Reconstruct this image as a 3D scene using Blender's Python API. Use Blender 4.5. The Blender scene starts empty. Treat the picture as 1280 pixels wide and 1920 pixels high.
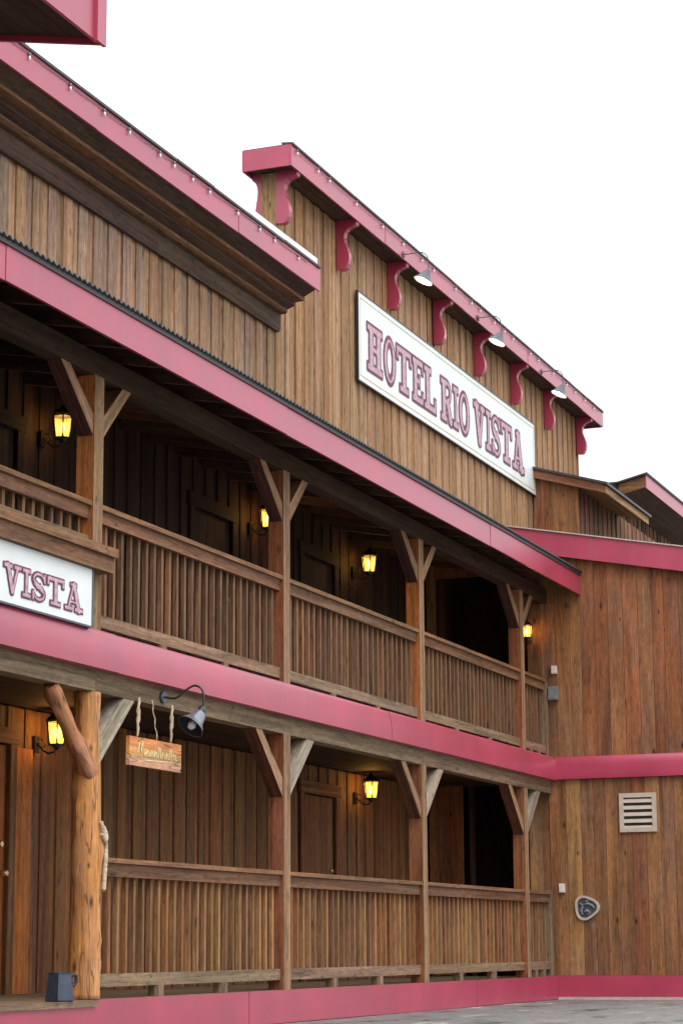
import bpy, bmesh, math, random
from mathutils import Vector, Matrix
R = math.radians
random.seed(7)
scene = bpy.context.scene

# ------------------------------------------------------------------ camera
cam_d = bpy.data.cameras.new("camera")
cam = bpy.data.objects.new("camera", cam_d)
scene.collection.objects.link(cam)
fwd = Vector((0.912811629, 0.357850858, 0.196768120))
rgt = Vector((0.366196421, -0.930514737, -0.006519623))
upv = Vector((-0.180762583, -0.078006969, 0.980428376))
M3 = Matrix((rgt, upv, -fwd)).transposed()
cam.matrix_world = Matrix.Translation((0, 0, 0)) @ M3.to_4x4()
cam_d.sensor_fit = 'VERTICAL'
cam_d.sensor_height = 36.0
cam_d.sensor_width = 24.0
cam_d.lens = 76.43
cam_d.clip_start = 0.05
cam_d.clip_end = 5000
scene.camera = cam
scene.render.resolution_x, scene.render.resolution_y = 682, 1024

# ------------------------------------------------------------------ light
SUN_EL, SUN_AZ = 52.0, 232.0        # azimuth clockwise from +Y (facade faces -Y)
w = bpy.data.worlds.new("World")
scene.world = w
w.use_nodes = True
nt = w.node_tree
nt.nodes.clear()
def wn(t, **k):
    n = nt.nodes.new(t)
    for a, b in k.items():
        setattr(n, a, b)
    return n
sky = wn('ShaderNodeTexSky', sky_type='NISHITA', sun_disc=False, sun_elevation=R(SUN_EL),
         sun_rotation=R(SUN_AZ), dust_density=4.0, air_density=1.0, ozone_density=1.0)
hs = wn('ShaderNodeHueSaturation')
hs.inputs['Saturation'].default_value = 0.12
hs.inputs['Value'].default_value = 1.0
tc = wn('ShaderNodeTexCoord')
sp = wn('ShaderNodeSeparateXYZ')
mr = wn('ShaderNodeMapRange')
mr.inputs['From Min'].default_value = 0.0
mr.inputs['From Max'].default_value = 1.0
mr.inputs['To Min'].default_value = 5.0
mr.inputs['To Max'].default_value = 15.0
ncl = wn('ShaderNodeTexNoise')
ncl.inputs['Scale'].default_value = 2.2
ncl.inputs['Detail'].default_value = 4
mcl = wn('ShaderNodeMapRange')
mcl.inputs['To Min'].default_value = 0.86
mcl.inputs['To Max'].default_value = 1.14
mul = wn('ShaderNodeMath', operation='MULTIPLY')
cc = wn('ShaderNodeCombineColor')
mulb = wn('ShaderNodeMath', operation='MULTIPLY')
mulb.inputs[1].default_value = 1.03
mixc = wn('ShaderNodeMix', data_type='RGBA')
mixc.inputs[0].default_value = 0.8
bg = wn('ShaderNodeBackground')
bg.inputs['Strength'].default_value = 0.15
ow = wn('ShaderNodeOutputWorld')
L = nt.links.new
L(tc.outputs['Generated'], sp.inputs[0]); L(sp.outputs['Z'], mr.inputs['Value'])
L(tc.outputs['Generated'], ncl.inputs['Vector']); L(ncl.outputs['Fac'], mcl.inputs['Value'])
L(mr.outputs[0], mul.inputs[0]); L(mcl.outputs[0], mul.inputs[1])
L(mul.outputs[0], cc.inputs[0]); L(mul.outputs[0], cc.inputs[1])
L(mul.outputs[0], mulb.inputs[0]); L(mulb.outputs[0], cc.inputs[2])
L(sky.outputs[0], hs.inputs['Color']); L(hs.outputs[0], mixc.inputs[6]); L(cc.outputs[0], mixc.inputs[7])
L(mixc.outputs[2], bg.inputs['Color']); L(bg.outputs[0], ow.inputs['Surface'])

sd = bpy.data.lights.new("sun", 'SUN')
sd.energy = 0.8
sd.angle = R(30)
sd.color = (1.0, 0.98, 0.95)
so = bpy.data.objects.new("sun", sd)
scene.collection.objects.link(so)
sdir = Vector((math.sin(R(SUN_AZ)) * math.cos(R(SUN_EL)), math.cos(R(SUN_AZ)) * math.cos(R(SUN_EL)), math.sin(R(SUN_EL))))
so.rotation_euler = sdir.to_track_quat('Z', 'Y').to_euler()
so.location = (5, -20, 30)
scene.view_settings.view_transform = 'Standard'
scene.view_settings.look = 'None'
scene.view_settings.exposure = 0.38
scene.view_settings.gamma = 1.0
bpy.context.scene.cycles.max_bounces = 8

# ------------------------------------------------------------------ materials
def new_mat(name):
    m = bpy.data.materials.new(name)
    m.use_nodes = True
    t = m.node_tree
    t.nodes.clear()
    o = t.nodes.new('ShaderNodeOutputMaterial')
    b = t.nodes.new('ShaderNodeBsdfPrincipled')
    t.links.new(b.outputs[0], o.inputs[0])
    return m, t, b

def wood_mat(name, streak=0.5, knots=0.6, fine=0.25, wear=0.35, rough=0.75, spec=0.25, sx=16, kx=5.5, ky=1.6, kr=0.11, crk=9, crd=0.3):
    m, t, b = new_mat(name)
    N, LK = t.nodes.new, t.links.new
    uv = N('ShaderNodeUVMap'); uv.uv_map = 'grain'
    col = N('ShaderNodeVertexColor'); col.layer_name = 'Col'
    def mp(sx, sy):
        a = N('ShaderNodeMapping'); a.inputs['Scale'].default_value = (sx, sy, 1)
        LK(uv.outputs[0], a.inputs[0]); return a
    # long streaks
    a1 = mp(sx, 0.55)
    n1 = N('ShaderNodeTexNoise'); n1.inputs['Scale'].default_value = 1; n1.inputs['Detail'].default_value = 5
    n1.inputs['Roughness'].default_value = 0.6; n1.inputs['Distortion'].default_value = 0.6
    LK(a1.outputs[0], n1.inputs['Vector'])
    r1 = N('ShaderNodeMapRange'); r1.inputs['From Min'].default_value = 0.3; r1.inputs['From Max'].default_value = 0.7
    r1.inputs['To Min'].default_value = 1 - streak; r1.inputs['To Max'].default_value = 1 + streak * 0.75
    LK(n1.outputs['Fac'], r1.inputs['Value'])
    # fine grain
    a2 = mp(140, 4)
    n2 = N('ShaderNodeTexNoise'); n2.inputs['Scale'].default_value = 1; n2.inputs['Detail'].default_value = 3
    LK(a2.outputs[0], n2.inputs['Vector'])
    r2 = N('ShaderNodeMapRange'); r2.inputs['From Min'].default_value = 0.3; r2.inputs['From Max'].default_value = 0.7
    r2.inputs['To Min'].default_value = 1 - fine; r2.inputs['To Max'].default_value = 1 + fine
    LK(n2.outputs['Fac'], r2.inputs['Value'])
    m1 = N('ShaderNodeMath'); m1.operation = 'MULTIPLY'
    LK(r1.outputs[0], m1.inputs[0]); LK(r2.outputs[0], m1.inputs[1])
    # weathering blotches: grey-down
    a3 = mp(3.0, 0.8)
    n3 = N('ShaderNodeTexNoise'); n3.inputs['Scale'].default_value = 1; n3.inputs['Detail'].default_value = 6
    n3.inputs['Roughness'].default_value = 0.65
    LK(a3.outputs[0], n3.inputs['Vector'])
    r3 = N('ShaderNodeMapRange'); r3.inputs['From Min'].default_value = 0.45; r3.inputs['From Max'].default_value = 0.72
    r3.inputs['To Min'].default_value = 0; r3.inputs['To Max'].default_value = wear
    LK(n3.outputs['Fac'], r3.inputs['Value'])
    hsv = N('ShaderNodeHueSaturation'); hsv.inputs['Saturation'].default_value = 0.68; hsv.inputs['Value'].default_value = 0.74
    LK(col.outputs[0], hsv.inputs['Color'])
    mx = N('ShaderNodeMix'); mx.data_type = 'RGBA'
    LK(r3.outputs[0], mx.inputs[0]); LK(col.outputs[0], mx.inputs[6]); LK(hsv.outputs[0], mx.inputs[7])
    # knots
    a4 = mp(kx, ky)
    v = N('ShaderNodeTexVoronoi'); v.voronoi_dimensions = '2D'; v.inputs['Scale'].default_value = 1; v.inputs['Randomness'].default_value = 1
    n4 = N('ShaderNodeTexNoise'); n4.inputs['Scale'].default_value = 9
    LK(a4.outputs[0], v.inputs['Vector'])
    r4 = N('ShaderNodeMapRange'); r4.inputs['From Min'].default_value = 0.02; r4.inputs['From Max'].default_value = kr
    r4.inputs['To Min'].default_value = 1 - knots; r4.inputs['To Max'].default_value = 1
    sc_ = N('ShaderNodeSeparateColor'); LK(v.outputs['Color'], sc_.inputs[0])
    pw_ = N('ShaderNodeMath'); pw_.operation = 'POWER'; pw_.inputs[1].default_value = 3.0; LK(sc_.outputs[0], pw_.inputs[0])
    ad_ = N('ShaderNodeMath'); ad_.operation = 'MULTIPLY_ADD'; ad_.inputs[1].default_value = 1.35; ad_.inputs[2].default_value = 0.06; LK(pw_.outputs[0], ad_.inputs[0])
    dv_ = N('ShaderNodeMath'); dv_.operation = 'DIVIDE'; LK(v.outputs['Distance'], dv_.inputs[0]); LK(ad_.outputs[0], dv_.inputs[1])
    LK(dv_.outputs[0], r4.inputs['Value'])
    # mottling
    a5 = mp(22, 9)
    n5 = N('ShaderNodeTexNoise'); n5.inputs['Scale'].default_value = 1; n5.inputs['Detail'].default_value = 5; n5.inputs['Roughness'].default_value = 0.7
    LK(a5.outputs[0], n5.inputs['Vector'])
    r5 = N('ShaderNodeMapRange'); r5.inputs['From Min'].default_value = 0.3; r5.inputs['From Max'].default_value = 0.7
    r5.inputs['To Min'].default_value = 0.76; r5.inputs['To Max'].default_value = 1.24; LK(n5.outputs['Fac'], r5.inputs['Value'])
    # drying cracks
    a6 = mp(crk, 0.8)
    n6 = N('ShaderNodeTexNoise'); n6.inputs['Scale'].default_value = 1; n6.inputs['Detail'].default_value = 2
    LK(a6.outputs[0], n6.inputs['Vector'])
    s6 = N('ShaderNodeMath'); s6.operation = 'SUBTRACT'; s6.inputs[1].default_value = 0.5; LK(n6.outputs['Fac'], s6.inputs[0])
    b6 = N('ShaderNodeMath'); b6.operation = 'ABSOLUTE'; LK(s6.outputs[0], b6.inputs[0])
    r6 = N('ShaderNodeMapRange'); r6.inputs['From Min'].default_value = 0.004; r6.inputs['From Max'].default_value = 0.014
    r6.inputs['To Min'].default_value = 1 - crd; r6.inputs['To Max'].default_value = 1; LK(b6.outputs[0], r6.inputs['Value'])
    q1 = N('ShaderNodeMath'); q1.operation = 'MULTIPLY'; LK(r5.outputs[0], q1.inputs[0]); LK(r6.outputs[0], q1.inputs[1])
    q2 = N('ShaderNodeMath'); q2.operation = 'MULTIPLY'; LK(q1.outputs[0], q2.inputs[0]); LK(r4.outputs[0], q2.inputs[1])
    m2 = N('ShaderNodeMath'); m2.operation = 'MULTIPLY'
    LK(m1.outputs[0], m2.inputs[0]); LK(q2.outputs[0], m2.inputs[1])
    vm = N('ShaderNodeVectorMath'); vm.operation = 'SCALE'
    LK(mx.outputs[2], vm.inputs[0]); LK(m2.outputs[0], vm.inputs['Scale'])
    LK(vm.outputs[0], b.inputs['Base Color'])
    b.inputs['Roughness'].default_value = rough
    b.inputs['Specular IOR Level'].default_value = spec
    bp = N('ShaderNodeBump'); bp.inputs['Strength'].default_value = 0.35; bp.inputs['Distance'].default_value = 0.004
    LK(m2.outputs[0], bp.inputs['Height']); LK(bp.outputs[0], b.inputs['Normal'])
    return m

WOOD = wood_mat('weathered_wood')
SIDING = wood_mat('wall_siding', streak=0.42, knots=0.7, fine=0.25, wear=0.45)
KNOTTY = wood_mat('knotty_cedar', streak=0.5, knots=0.85, fine=0.25, wear=0.7, sx=8, kx=4.0)

def paint_mat(name, color, rough=0.35, coat=0.4, dirt=0.12, scale=1.5, metal=0.0, streaks=False):
    m, t, b = new_mat(name)
    N, LK = t.nodes.new, t.links.new
    tcn = N('ShaderNodeTexCoord')
    n = N('ShaderNodeTexNoise'); n.inputs['Scale'].default_value = scale; n.inputs['Detail'].default_value = 5
    LK(tcn.outputs['Object'], n.inputs['Vector'])
    r = N('ShaderNodeMapRange'); r.inputs['From Min'].default_value = 0.3; r.inputs['From Max'].default_value = 0.7
    r.inputs['To Min'].default_value = 1 - dirt; r.inputs['To Max'].default_value = 1 + dirt
    LK(n.outputs['Fac'], r.inputs['Value'])
    vm = N('ShaderNodeVectorMath'); vm.operation = 'SCALE'; vm.inputs[0].default_value = color[:3]
    LK(r.outputs[0], vm.inputs['Scale']); LK(vm.outputs[0], b.inputs['Base Color'])
    if streaks:      # rain streaks and chalky fading of the enamel
        ms = N('ShaderNodeMapping'); ms.inputs['Scale'].default_value = (9, 9, 1.2); LK(tcn.outputs['Object'], ms.inputs[0])
        ns = N('ShaderNodeTexNoise'); ns.inputs['Scale'].default_value = 1; ns.inputs['Detail'].default_value = 6; LK(ms.outputs[0], ns.inputs['Vector'])
        rs = N('ShaderNodeMapRange'); rs.inputs['From Min'].default_value = 0.5; rs.inputs['From Max'].default_value = 0.75; rs.inputs['To Max'].default_value = 0.35
        LK(ns.outputs['Fac'], rs.inputs['Value'])
        mx = N('ShaderNodeMix'); mx.data_type = 'RGBA'; mx.inputs[7].default_value = (0.34, 0.09, 0.11, 1)
        LK(rs.outputs[0], mx.inputs[0]); LK(vm.outputs[0], mx.inputs[6]); LK(mx.outputs[2], b.inputs['Base Color'])
        bp = N('ShaderNodeBump'); bp.inputs['Strength'].default_value = 0.25; bp.inputs['Distance'].default_value = 0.01
        LK(n.outputs['Fac'], bp.inputs['Height']); LK(bp.outputs[0], b.inputs['Normal'])
    r2 = N('ShaderNodeMapRange'); r2.inputs['To Min'].default_value = rough * 0.8; r2.inputs['To Max'].default_value = rough * 1.3
    LK(n.outputs['Fac'], r2.inputs['Value']); LK(r2.outputs[0], b.inputs['Roughness'])
    b.inputs['Coat Weight'].default_value = coat
    b.inputs['Coat Roughness'].default_value = 0.3
    b.inputs['Metallic'].default_value = metal
    return m

PINK = paint_mat('red_pink_metal_trim', (0.42, 0.038, 0.088), rough=0.42, coat=0.7, dirt=0.16, streaks=True)
WHITE = paint_mat('white_sign_paint', (0.80, 0.86, 0.84), rough=0.4, coat=0.1, dirt=0.05, scale=4)
LETOUT = paint_mat('maroon_letter_outline', (0.17, 0.05, 0.085), rough=0.6, coat=0, dirt=0.35, scale=30)
LETIN = paint_mat('faded_rose_letter_fill', (0.55, 0.36, 0.43), rough=0.6, coat=0, dirt=0.35, scale=18)
BLACK = paint_mat('black_metal', (0.02, 0.02, 0.022), rough=0.4, coat=0.2)
GREYM = paint_mat('slate_lamp_metal', (0.06, 0.075, 0.10), rough=0.4, coat=0.2)
GALV = paint_mat('galvanised_metal', (0.22, 0.24, 0.27), rough=0.35, coat=0.2, metal=0.6)
DARKROOF = paint_mat('dark_roof_metal', (0.035, 0.032, 0.035), rough=0.5, coat=0.1, dirt=0.3, scale=9)
GOLD = paint_mat('pale_gold_line', (0.55, 0.48, 0.25), rough=0.5, coat=0)
BEIGE = paint_mat('beige_painted_metal', (0.50, 0.42, 0.34), rough=0.55, coat=0.1, dirt=0.12, scale=8)
PALE = paint_mat('pale_plastic', (0.75, 0.68, 0.60), rough=0.45, coat=0.1)
ROPE = paint_mat('pale_rope', (0.52, 0.43, 0.30), rough=0.9, coat=0, dirt=0.4, scale=60)
BRASS = paint_mat('brass', (0.75, 0.55, 0.28), rough=0.25, coat=0.3, metal=0.8)
PAIL = paint_mat('blue_grey_enamel', (0.035, 0.05, 0.085), rough=0.35, coat=0.5, dirt=0.3, scale=14)
CREAM = paint_mat('cream_script_paint', (0.75, 0.72, 0.42), rough=0.6, coat=0, dirt=0.2, scale=20)
SNOWW = paint_mat('white_flashing', (0.85, 0.86, 0.88), rough=0.5, coat=0.1)
GREYBOX = paint_mat('grey_box_paint', (0.20, 0.22, 0.21), rough=0.5, coat=0.1, dirt=0.2, scale=12)
BULB = paint_mat('clear_bulb_glass', (0.82, 0.85, 0.88), rough=0.15, coat=0.6)

def glow_mat(name, color, strength, see=False):
    m, t, b = new_mat(name)
    b.inputs['Base Color'].default_value = (0.8, 0.7, 0.4, 1)
    b.inputs['Roughness'].default_value = 0.3
    b.inputs['Emission Color'].default_value = (*color, 1)
    N, LK = t.nodes.new, t.links.new
    tcn = N('ShaderNodeTexCoord'); n = N('ShaderNodeTexNoise'); n.inputs['Scale'].default_value = 22
    LK(tcn.outputs['Object'], n.inputs['Vector'])
    r = N('ShaderNodeMapRange'); r.inputs['To Min'].default_value = strength * 0.5; r.inputs['To Max'].default_value = strength * 1.5
    LK(n.outputs['Fac'], r.inputs['Value']); LK(r.outputs[0], b.inputs['Emission Strength'])
    if see:
        tr = N('ShaderNodeBsdfTransparent'); tr.inputs[0].default_value = (1.0, 0.85, 0.5, 1); mx = N('ShaderNodeMixShader'); mx.inputs[0].default_value = 0.55
        LK(b.outputs[0], mx.inputs[1]); LK(tr.outputs[0], mx.inputs[2])
        LK(mx.outputs[0], t.nodes['Material Output'].inputs[0])
    return m
GLASSG = glow_mat('lit_amber_glass', (1.0, 0.62, 0.13), 0.6, True)
BULBG = glow_mat('lit_bulb', (1.0, 0.80, 0.38), 6.0)

# ground
def ground_mat():
    m, t, b = new_mat('wet_gravel_asphalt')
    N, LK = t.nodes.new, t.links.new
    tcn = N('ShaderNodeTexCoord')
    n = N('ShaderNodeTexNoise'); n.inputs['Scale'].default_value = 1.3; n.inputs['Detail'].default_value = 8
    n.inputs['Roughness'].default_value = 0.7
    mpn = N('ShaderNodeMapping'); mpn.inputs['Scale'].default_value = (0.7, 1.6, 1)
    LK(tcn.outputs['Object'], mpn.inputs[0]); LK(mpn.outputs[0], n.inputs['Vector'])
    cr = N('ShaderNodeValToRGB')
    e = cr.color_ramp.elements
    e[0].position = 0.32; e[0].color = (0.07, 0.075, 0.075, 1)
    e[1].position = 0.66; e[1].color = (0.42, 0.43, 0.42, 1)
    k = e.new(0.47); k.color = (0.21, 0.225, 0.22, 1)
    k = e.new(0.56); k.color = (0.17, 0.14, 0.125, 1)
    LK(n.outputs['Fac'], cr.inputs[0])
    n2 = N('ShaderNodeTexNoise'); n2.inputs['Scale'].default_value = 60; n2.inputs['Detail'].default_value = 4
    LK(tcn.outputs['Object'], n2.inputs['Vector'])
    r = N('ShaderNodeMapRange'); r.inputs['From Min'].default_value = 0.3; r.inputs['From Max'].default_value = 0.7
    r.inputs['To Min'].default_value = 0.75; r.inputs['To Max'].default_value = 1.25
    LK(n2.outputs['Fac'], r.inputs['Value'])
    vm = N('ShaderNodeVectorMath'); vm.operation = 'SCALE'
    LK(cr.outputs[0], vm.inputs[0]); LK(r.outputs[0], vm.inputs['Scale']); LK(vm.outputs[0], b.inputs['Base Color'])
    r3 = N('ShaderNodeMapRange'); r3.inputs['From Min'].default_value = 0.35; r3.inputs['From Max'].default_value = 0.6
    r3.inputs['To Min'].default_value = 0.25; r3.inputs['To Max'].default_value = 0.8
    LK(n.outputs['Fac'], r3.inputs['Value']); LK(r3.outputs[0], b.inputs['Roughness'])
    bp = N('ShaderNodeBump'); bp.inputs['Strength'].default_value = 0.5; bp.inputs['Distance'].default_value = 0.01
    LK(n2.outputs['Fac'], bp.inputs['Height']); LK(bp.outputs[0], b.inputs['Normal'])
    return m
GROUND = ground_mat()

# ------------------------------------------------------------------ mesh builder
def lin(r, g, b):
    f = lambda c: ((c / 255 + 0.055) / 1.055) ** 2.4 if c > 10 else c / 255 / 12.92
    return (f(r), f(g), f(b))

def jit(c, a=0.15, h=0.06):
    k = 1 + random.uniform(-a, a)
    return tuple(max(0.004, x * k * (1 + random.uniform(-h, h))) for x in c)

class MB:
    def __init__(s):
        s.v = []; s.f = []; s.uv = []; s.col = []; s.mi = []; s.sm = []
    def poly(s, pts, col=(0.5, 0.5, 0.5), grain=None, off=(0, 0), mi=0, smooth=False):
        b = len(s.v)
        pts = [Vector(p) for p in pts]
        s.v += [tuple(p) for p in pts]
        s.f.append(tuple(range(b, b + len(pts))))
        n = Vector((0, 0, 0))
        for i in range(1, len(pts) - 1):
            n += (pts[i] - pts[0]).cross(pts[i + 1] - pts[0])
        if n.length < 1e-12: n = Vector((0, 0, 1))
        n.normalize()
        g = Vector(grain) if grain else Vector((0, 0, 1))
        gp = g - n * g.dot(n)
        if gp.length < 0.3:            # end grain
            gp = n.orthogonal()
        gp.normalize()
        u = n.cross(gp)
        s.uv.append([(p.dot(u) + off[0], p.dot(gp) + off[1]) for p in pts])
        s.col.append(col); s.mi.append(mi); s.sm.append(smooth)
    def box(s, x0, x1, y0, y1, z0, z1, col=(0.5, 0.5, 0.5), grain=(0, 0, 1), mi=0, front=None):
        if x0 > x1: x0, x1 = x1, x0
        if y0 > y1: y0, y1 = y1, y0
        if z0 > z1: z0, z1 = z1, z0
        o = (random.uniform(0, 50), random.uniform(0, 50))
        A = [(x0, y0, z0), (x1, y0, z0), (x1, y1, z0), (x0, y1, z0), (x0, y0, z1), (x1, y0, z1), (x1, y1, z1), (x0, y1, z1)]
        F = [(0, 3, 2, 1), (4, 5, 6, 7), (0, 1, 5, 4), (1, 2, 6, 5), (2, 3, 7, 6), (3, 0, 4, 7)]
        for k, q in enumerate(F):
            c = front if (front and k in (2,)) else col
            s.poly([A[i] for i in q], c, grain, o, mi)
        return s
    def prism(s, prof, axis, a0, a1, col=(0.5, 0.5, 0.5), grain=None, mi=0, facecols=None, smooth=False):
        """prof: list of 2D points; axis 'x': (y,z), 'y': (x,z), 'z': (x,y)"""
        o = (random.uniform(0, 50), random.uniform(0, 50))
        def P(p, a):
            return {'x': (a, p[0], p[1]), 'y': (p[0], a, p[1]), 'z': (p[0], p[1], a)}[axis]
        area = sum(prof[i][0] * prof[(i + 1) % len(prof)][1] - prof[(i + 1) % len(prof)][0] * prof[i][1] for i in range(len(prof)))
        pr = prof if area > 0 else prof[::-1]
        flip = axis == 'y'
        if a0 > a1: a0, a1 = a1, a0
        grain = grain or {'x': (1, 0, 0), 'y': (0, 1, 0), 'z': (0, 0, 1)}[axis]
        n = len(pr)
        for i in range(n):
            p, q = pr[i], pr[(i + 1) % n]
            quad = [P(p, a0), P(q, a0), P(q, a1), P(p, a1)]
            if flip: quad = quad[::-1]
            s.poly(quad, col, grain, o, mi, smooth)
        c0 = [P(p, a0) for p in pr]; c1 = [P(p, a1) for p in pr]
        if flip:
            s.poly(c0, col, grain, o, mi); s.poly(c1[::-1], col, grain, o, mi)
        else:
            s.poly(c0[::-1], col, grain, o, mi); s.poly(c1, col, grain, o, mi)
        return s
    def tube(s, pts, rad, seg=8, col=(0.5, 0.5, 0.5), mi=0, cap=True):
        pts = [Vector(p) for p in pts]
        rr = rad if isinstance(rad, (list, tuple)) else [rad] * len(pts)
        rings = []
        prev = None
        o = (random.uniform(0, 50), random.uniform(0, 50))
        for i, p in enumerate(pts):
            d = (pts[min(i + 1, len(pts) - 1)] - pts[max(i - 1, 0)]).normalized()
            if prev is None:
                a = d.orthogonal().normalized()
            else:
                a = (prev - d * prev.dot(d)).normalized()
            prev = a
            b2 = d.cross(a)
            rings.append([p + a * rr[i] * math.cos(2 * math.pi * k / seg) + b2 * rr[i] * math.sin(2 * math.pi * k / seg) for k in range(seg)])
        for i in range(len(rings) - 1):
            g = tuple((pts[i + 1] - pts[i]).normalized())
            for k in range(seg):
                k2 = (k + 1) % seg
                s.poly([rings[i][k], rings[i][k2], rings[i + 1][k2], rings[i + 1][k]], col, g, (o[0] + k * 0.04, o[1]), mi, True)
        if cap:
            s.poly(rings[0][::-1], col, None, o, mi); s.poly(rings[-1], col, None, o, mi)
        return s
    def build(s, name, mats, parent=None, loc=None, weld=False):
        me = bpy.data.meshes.new(name)
        ox = Vector(loc) if loc else (parent.matrix_world_loc if False else Vector((0, 0, 0)))
        # origin at the piece's own base centre
        if loc is None:
            xs = [p[0] for p in s.v]; ys = [p[1] for p in s.v]; zs = [p[2] for p in s.v]
            ox = Vector(((min(xs) + max(xs)) / 2, (min(ys) + max(ys)) / 2, min(zs)))
        me.from_pydata([tuple(Vector(p) - ox) for p in s.v], [], s.f)
        u = me.uv_layers.new(name='grain')
        fl = [c for f in s.uv for p in f for c in p]
        u.data.foreach_set('uv', fl)
        ca = me.color_attributes.new('Col', 'FLOAT_COLOR', 'CORNER')
        cl = [c for i, f in enumerate(s.f) for _ in f for c in (*s.col[i], 1.0)]
        ca.data.foreach_set('color', cl)
        if not isinstance(mats, (list, tuple)): mats = [mats]
        for m in mats: me.materials.append(m)
        me.polygons.foreach_set('material_index', s.mi)
        me.polygons.foreach_set('use_smooth', s.sm)
        if weld or any(s.sm):
            bm = bmesh.new(); bm.from_mesh(me)
            bmesh.ops.remove_doubles(bm, verts=bm.verts, dist=1e-5)
            bm.to_mesh(me); bm.free()
        me.update()
        o = bpy.data.objects.new(name, me)
        scene.collection.objects.link(o)
        o.location = ox
        if parent is not None:
            o.parent = parent
            o.location = ox - world_loc(parent)
        return o

def world_loc(o):
    v = Vector((0, 0, 0))
    while o is not None:
        v += o.location; o = o.parent
    return v

def tag(o, label=None, cat=None, group=None, kind=None):
    if label: o['label'] = label
    if cat: o['category'] = cat
    if group: o['group'] = group
    if kind: o['kind'] = kind
    return o

def empty(name, loc, label=None, cat=None, group=None):
    o = bpy.data.objects.new(name, None)
    o.empty_display_size = 0.2
    scene.collection.objects.link(o)
    o.location = loc
    return tag(o, label, cat, group)

def children_of(o):
    return [c for c in bpy.data.objects if c.parent == o]

def copy_tree(o, parent=None):
    c = o.copy()
    scene.collection.objects.link(c)
    c.parent = parent
    for ch in children_of(o):
        copy_tree(ch, c)
    return c

# ------------------------------------------------------------------ dimensions (metres, camera at origin)
YP = 7.62            # front face of the porch posts
YW = 9.30            # main wall
XW = 26.66           # face of the side wing
ZF1, ZF2 = -0.354, 2.35
ZG = -0.64
SL = 0.19
PX = [10.68, 14.38, 18.06, 21.77, 25.48]
XL = 9.72            # right face of the left wing

# colours of the timber; the upper porch tones have shade mixed in
C_TAN = lin(168, 132, 98); C_TAN2 = lin(162, 122, 84); C_TANG = lin(154, 126, 104)
C_PORCH = lin(138, 98, 62); C_PORCH2 = lin(146, 102, 62); C_PORCH3 = lin(126, 92, 62)
C_RAIL = lin(124, 90, 64); C_RAIL2 = lin(136, 98, 68); C_BALU = lin(156, 114, 74)
C_GREY = lin(134, 110, 86); C_POSTF = lin(148, 116, 86); C_POSTS = lin(136, 82, 54); C_POSTO = lin(184, 110, 56)
C_UP1 = lin(64, 46, 37); C_UP2 = lin(58, 43, 35); C_UP3 = lin(72, 51, 39)  # upper porch boards, darkened so the colour carries the gallery's shade
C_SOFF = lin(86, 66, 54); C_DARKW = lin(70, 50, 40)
C_RED = lin(140, 86, 54); C_ORG = lin(148, 100, 62); C_BRN = lin(132, 90, 60); C_MAU = lin(122, 82, 62); C_GOL = lin(156, 114, 70)

def pick(*cs):
    return random.choice(cs)

def siding_x(mb, x0, x1, z0, z1, y, cols, mod=0.29, over=0.165, holes=(), step=0.015, thick=0.03):
    """board-on-board siding on a plane y, facing -Y; holes: list of (xa,xb,za,zb)"""
    x = x0
    while x < x1 - 1e-6:
        a, b, c = x, min(x + over, x1), min(x + mod, x1)
        for (p, q, yy) in ((a, b, y - step), (b, c, y)):
            if q - p < 0.004: continue
            segs = [(z0, z1)]
            for (xa, xb, za, zb) in holes:
                if q > xa + 0.01 and p < xb - 0.01:
                    ns = []
                    for (s0, s1) in segs:
                        if za > s0: ns.append((s0, min(za, s1)))
                        if zb < s1: ns.append((max(zb, s0), s1))
                    segs = [t for t in ns if t[1] - t[0] > 0.01]
            cc = jit(pick(*cols), 0.15, 0.04)
            for (s0, s1) in segs:
                mb.box(p + 0.0015, q - 0.0015, yy + random.uniform(-0.003, 0.003), y + thick, s0, s1, cc)
        x += mod * random.uniform(0.94, 1.06)

def siding_y(mb, y0, y1, zf0, zf1, x, cols, w=0.17, side=-1, holes=()):
    """flush vertical boards on plane x, facing side*X. zf0/zf1 functions of y"""
    y = y0
    while y < y1 - 1e-6:
        b = min(y + w * random.uniform(0.85, 1.15), y1)
        if b - y < 0.02: break
        d = random.uniform(0, 0.008)
        cc = jit(pick(*cols), 0.09, 0.03)
        z0, z1 = zf0((y + b) / 2), zf1(y)
        za0, za1 = zf1(y), zf1(b)
        segs = [(z0, None)]
        for (ya, yb, ha, hb) in holes:
            if b > ya + 0.02 and y < yb - 0.02:
                segs = [(z0, ha), (hb, None)] if ha > z0 + 0.02 else [(hb, None)]
        for s0, s1 in segs:
            t0, t1 = (za0, za1) if s1 is None else (s1, s1)
            xo = x + side * d
            mb.prism([(y + 0.002, s0), (b - 0.002, s0), (b - 0.002, t1), (y + 0.002, t0)], 'x', min(xo, x - side * 0.03), max(xo, x - side * 0.03), cc, grain=(0, 0, 1))
        y = b

# ================================================================== GROUND
g = MB()
ys = [-900, -40, -10, 5.0, 900]; zs = [-1.6, -1.6, -1.35, ZG, ZG]
xs = [-900, -50, 0, 20, 40, 900]
for i in range(len(ys) - 1):
    for j in range(len(xs) - 1):
        g.poly([(xs[j], ys[i], zs[i]), (xs[j + 1], ys[i], zs[i]), (xs[j + 1], ys[i + 1], zs[i + 1]), (xs[j], ys[i + 1], zs[i + 1])])
tag(g.build('ground', GROUND, loc=(0, 0, 0)), kind='structure')

# ================================================================== HOTEL
H = empty('hotel', (18, YW, ZG), 'two-storey timber hotel front with pink-red trim, double porch and tall false front', 'building')

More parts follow.
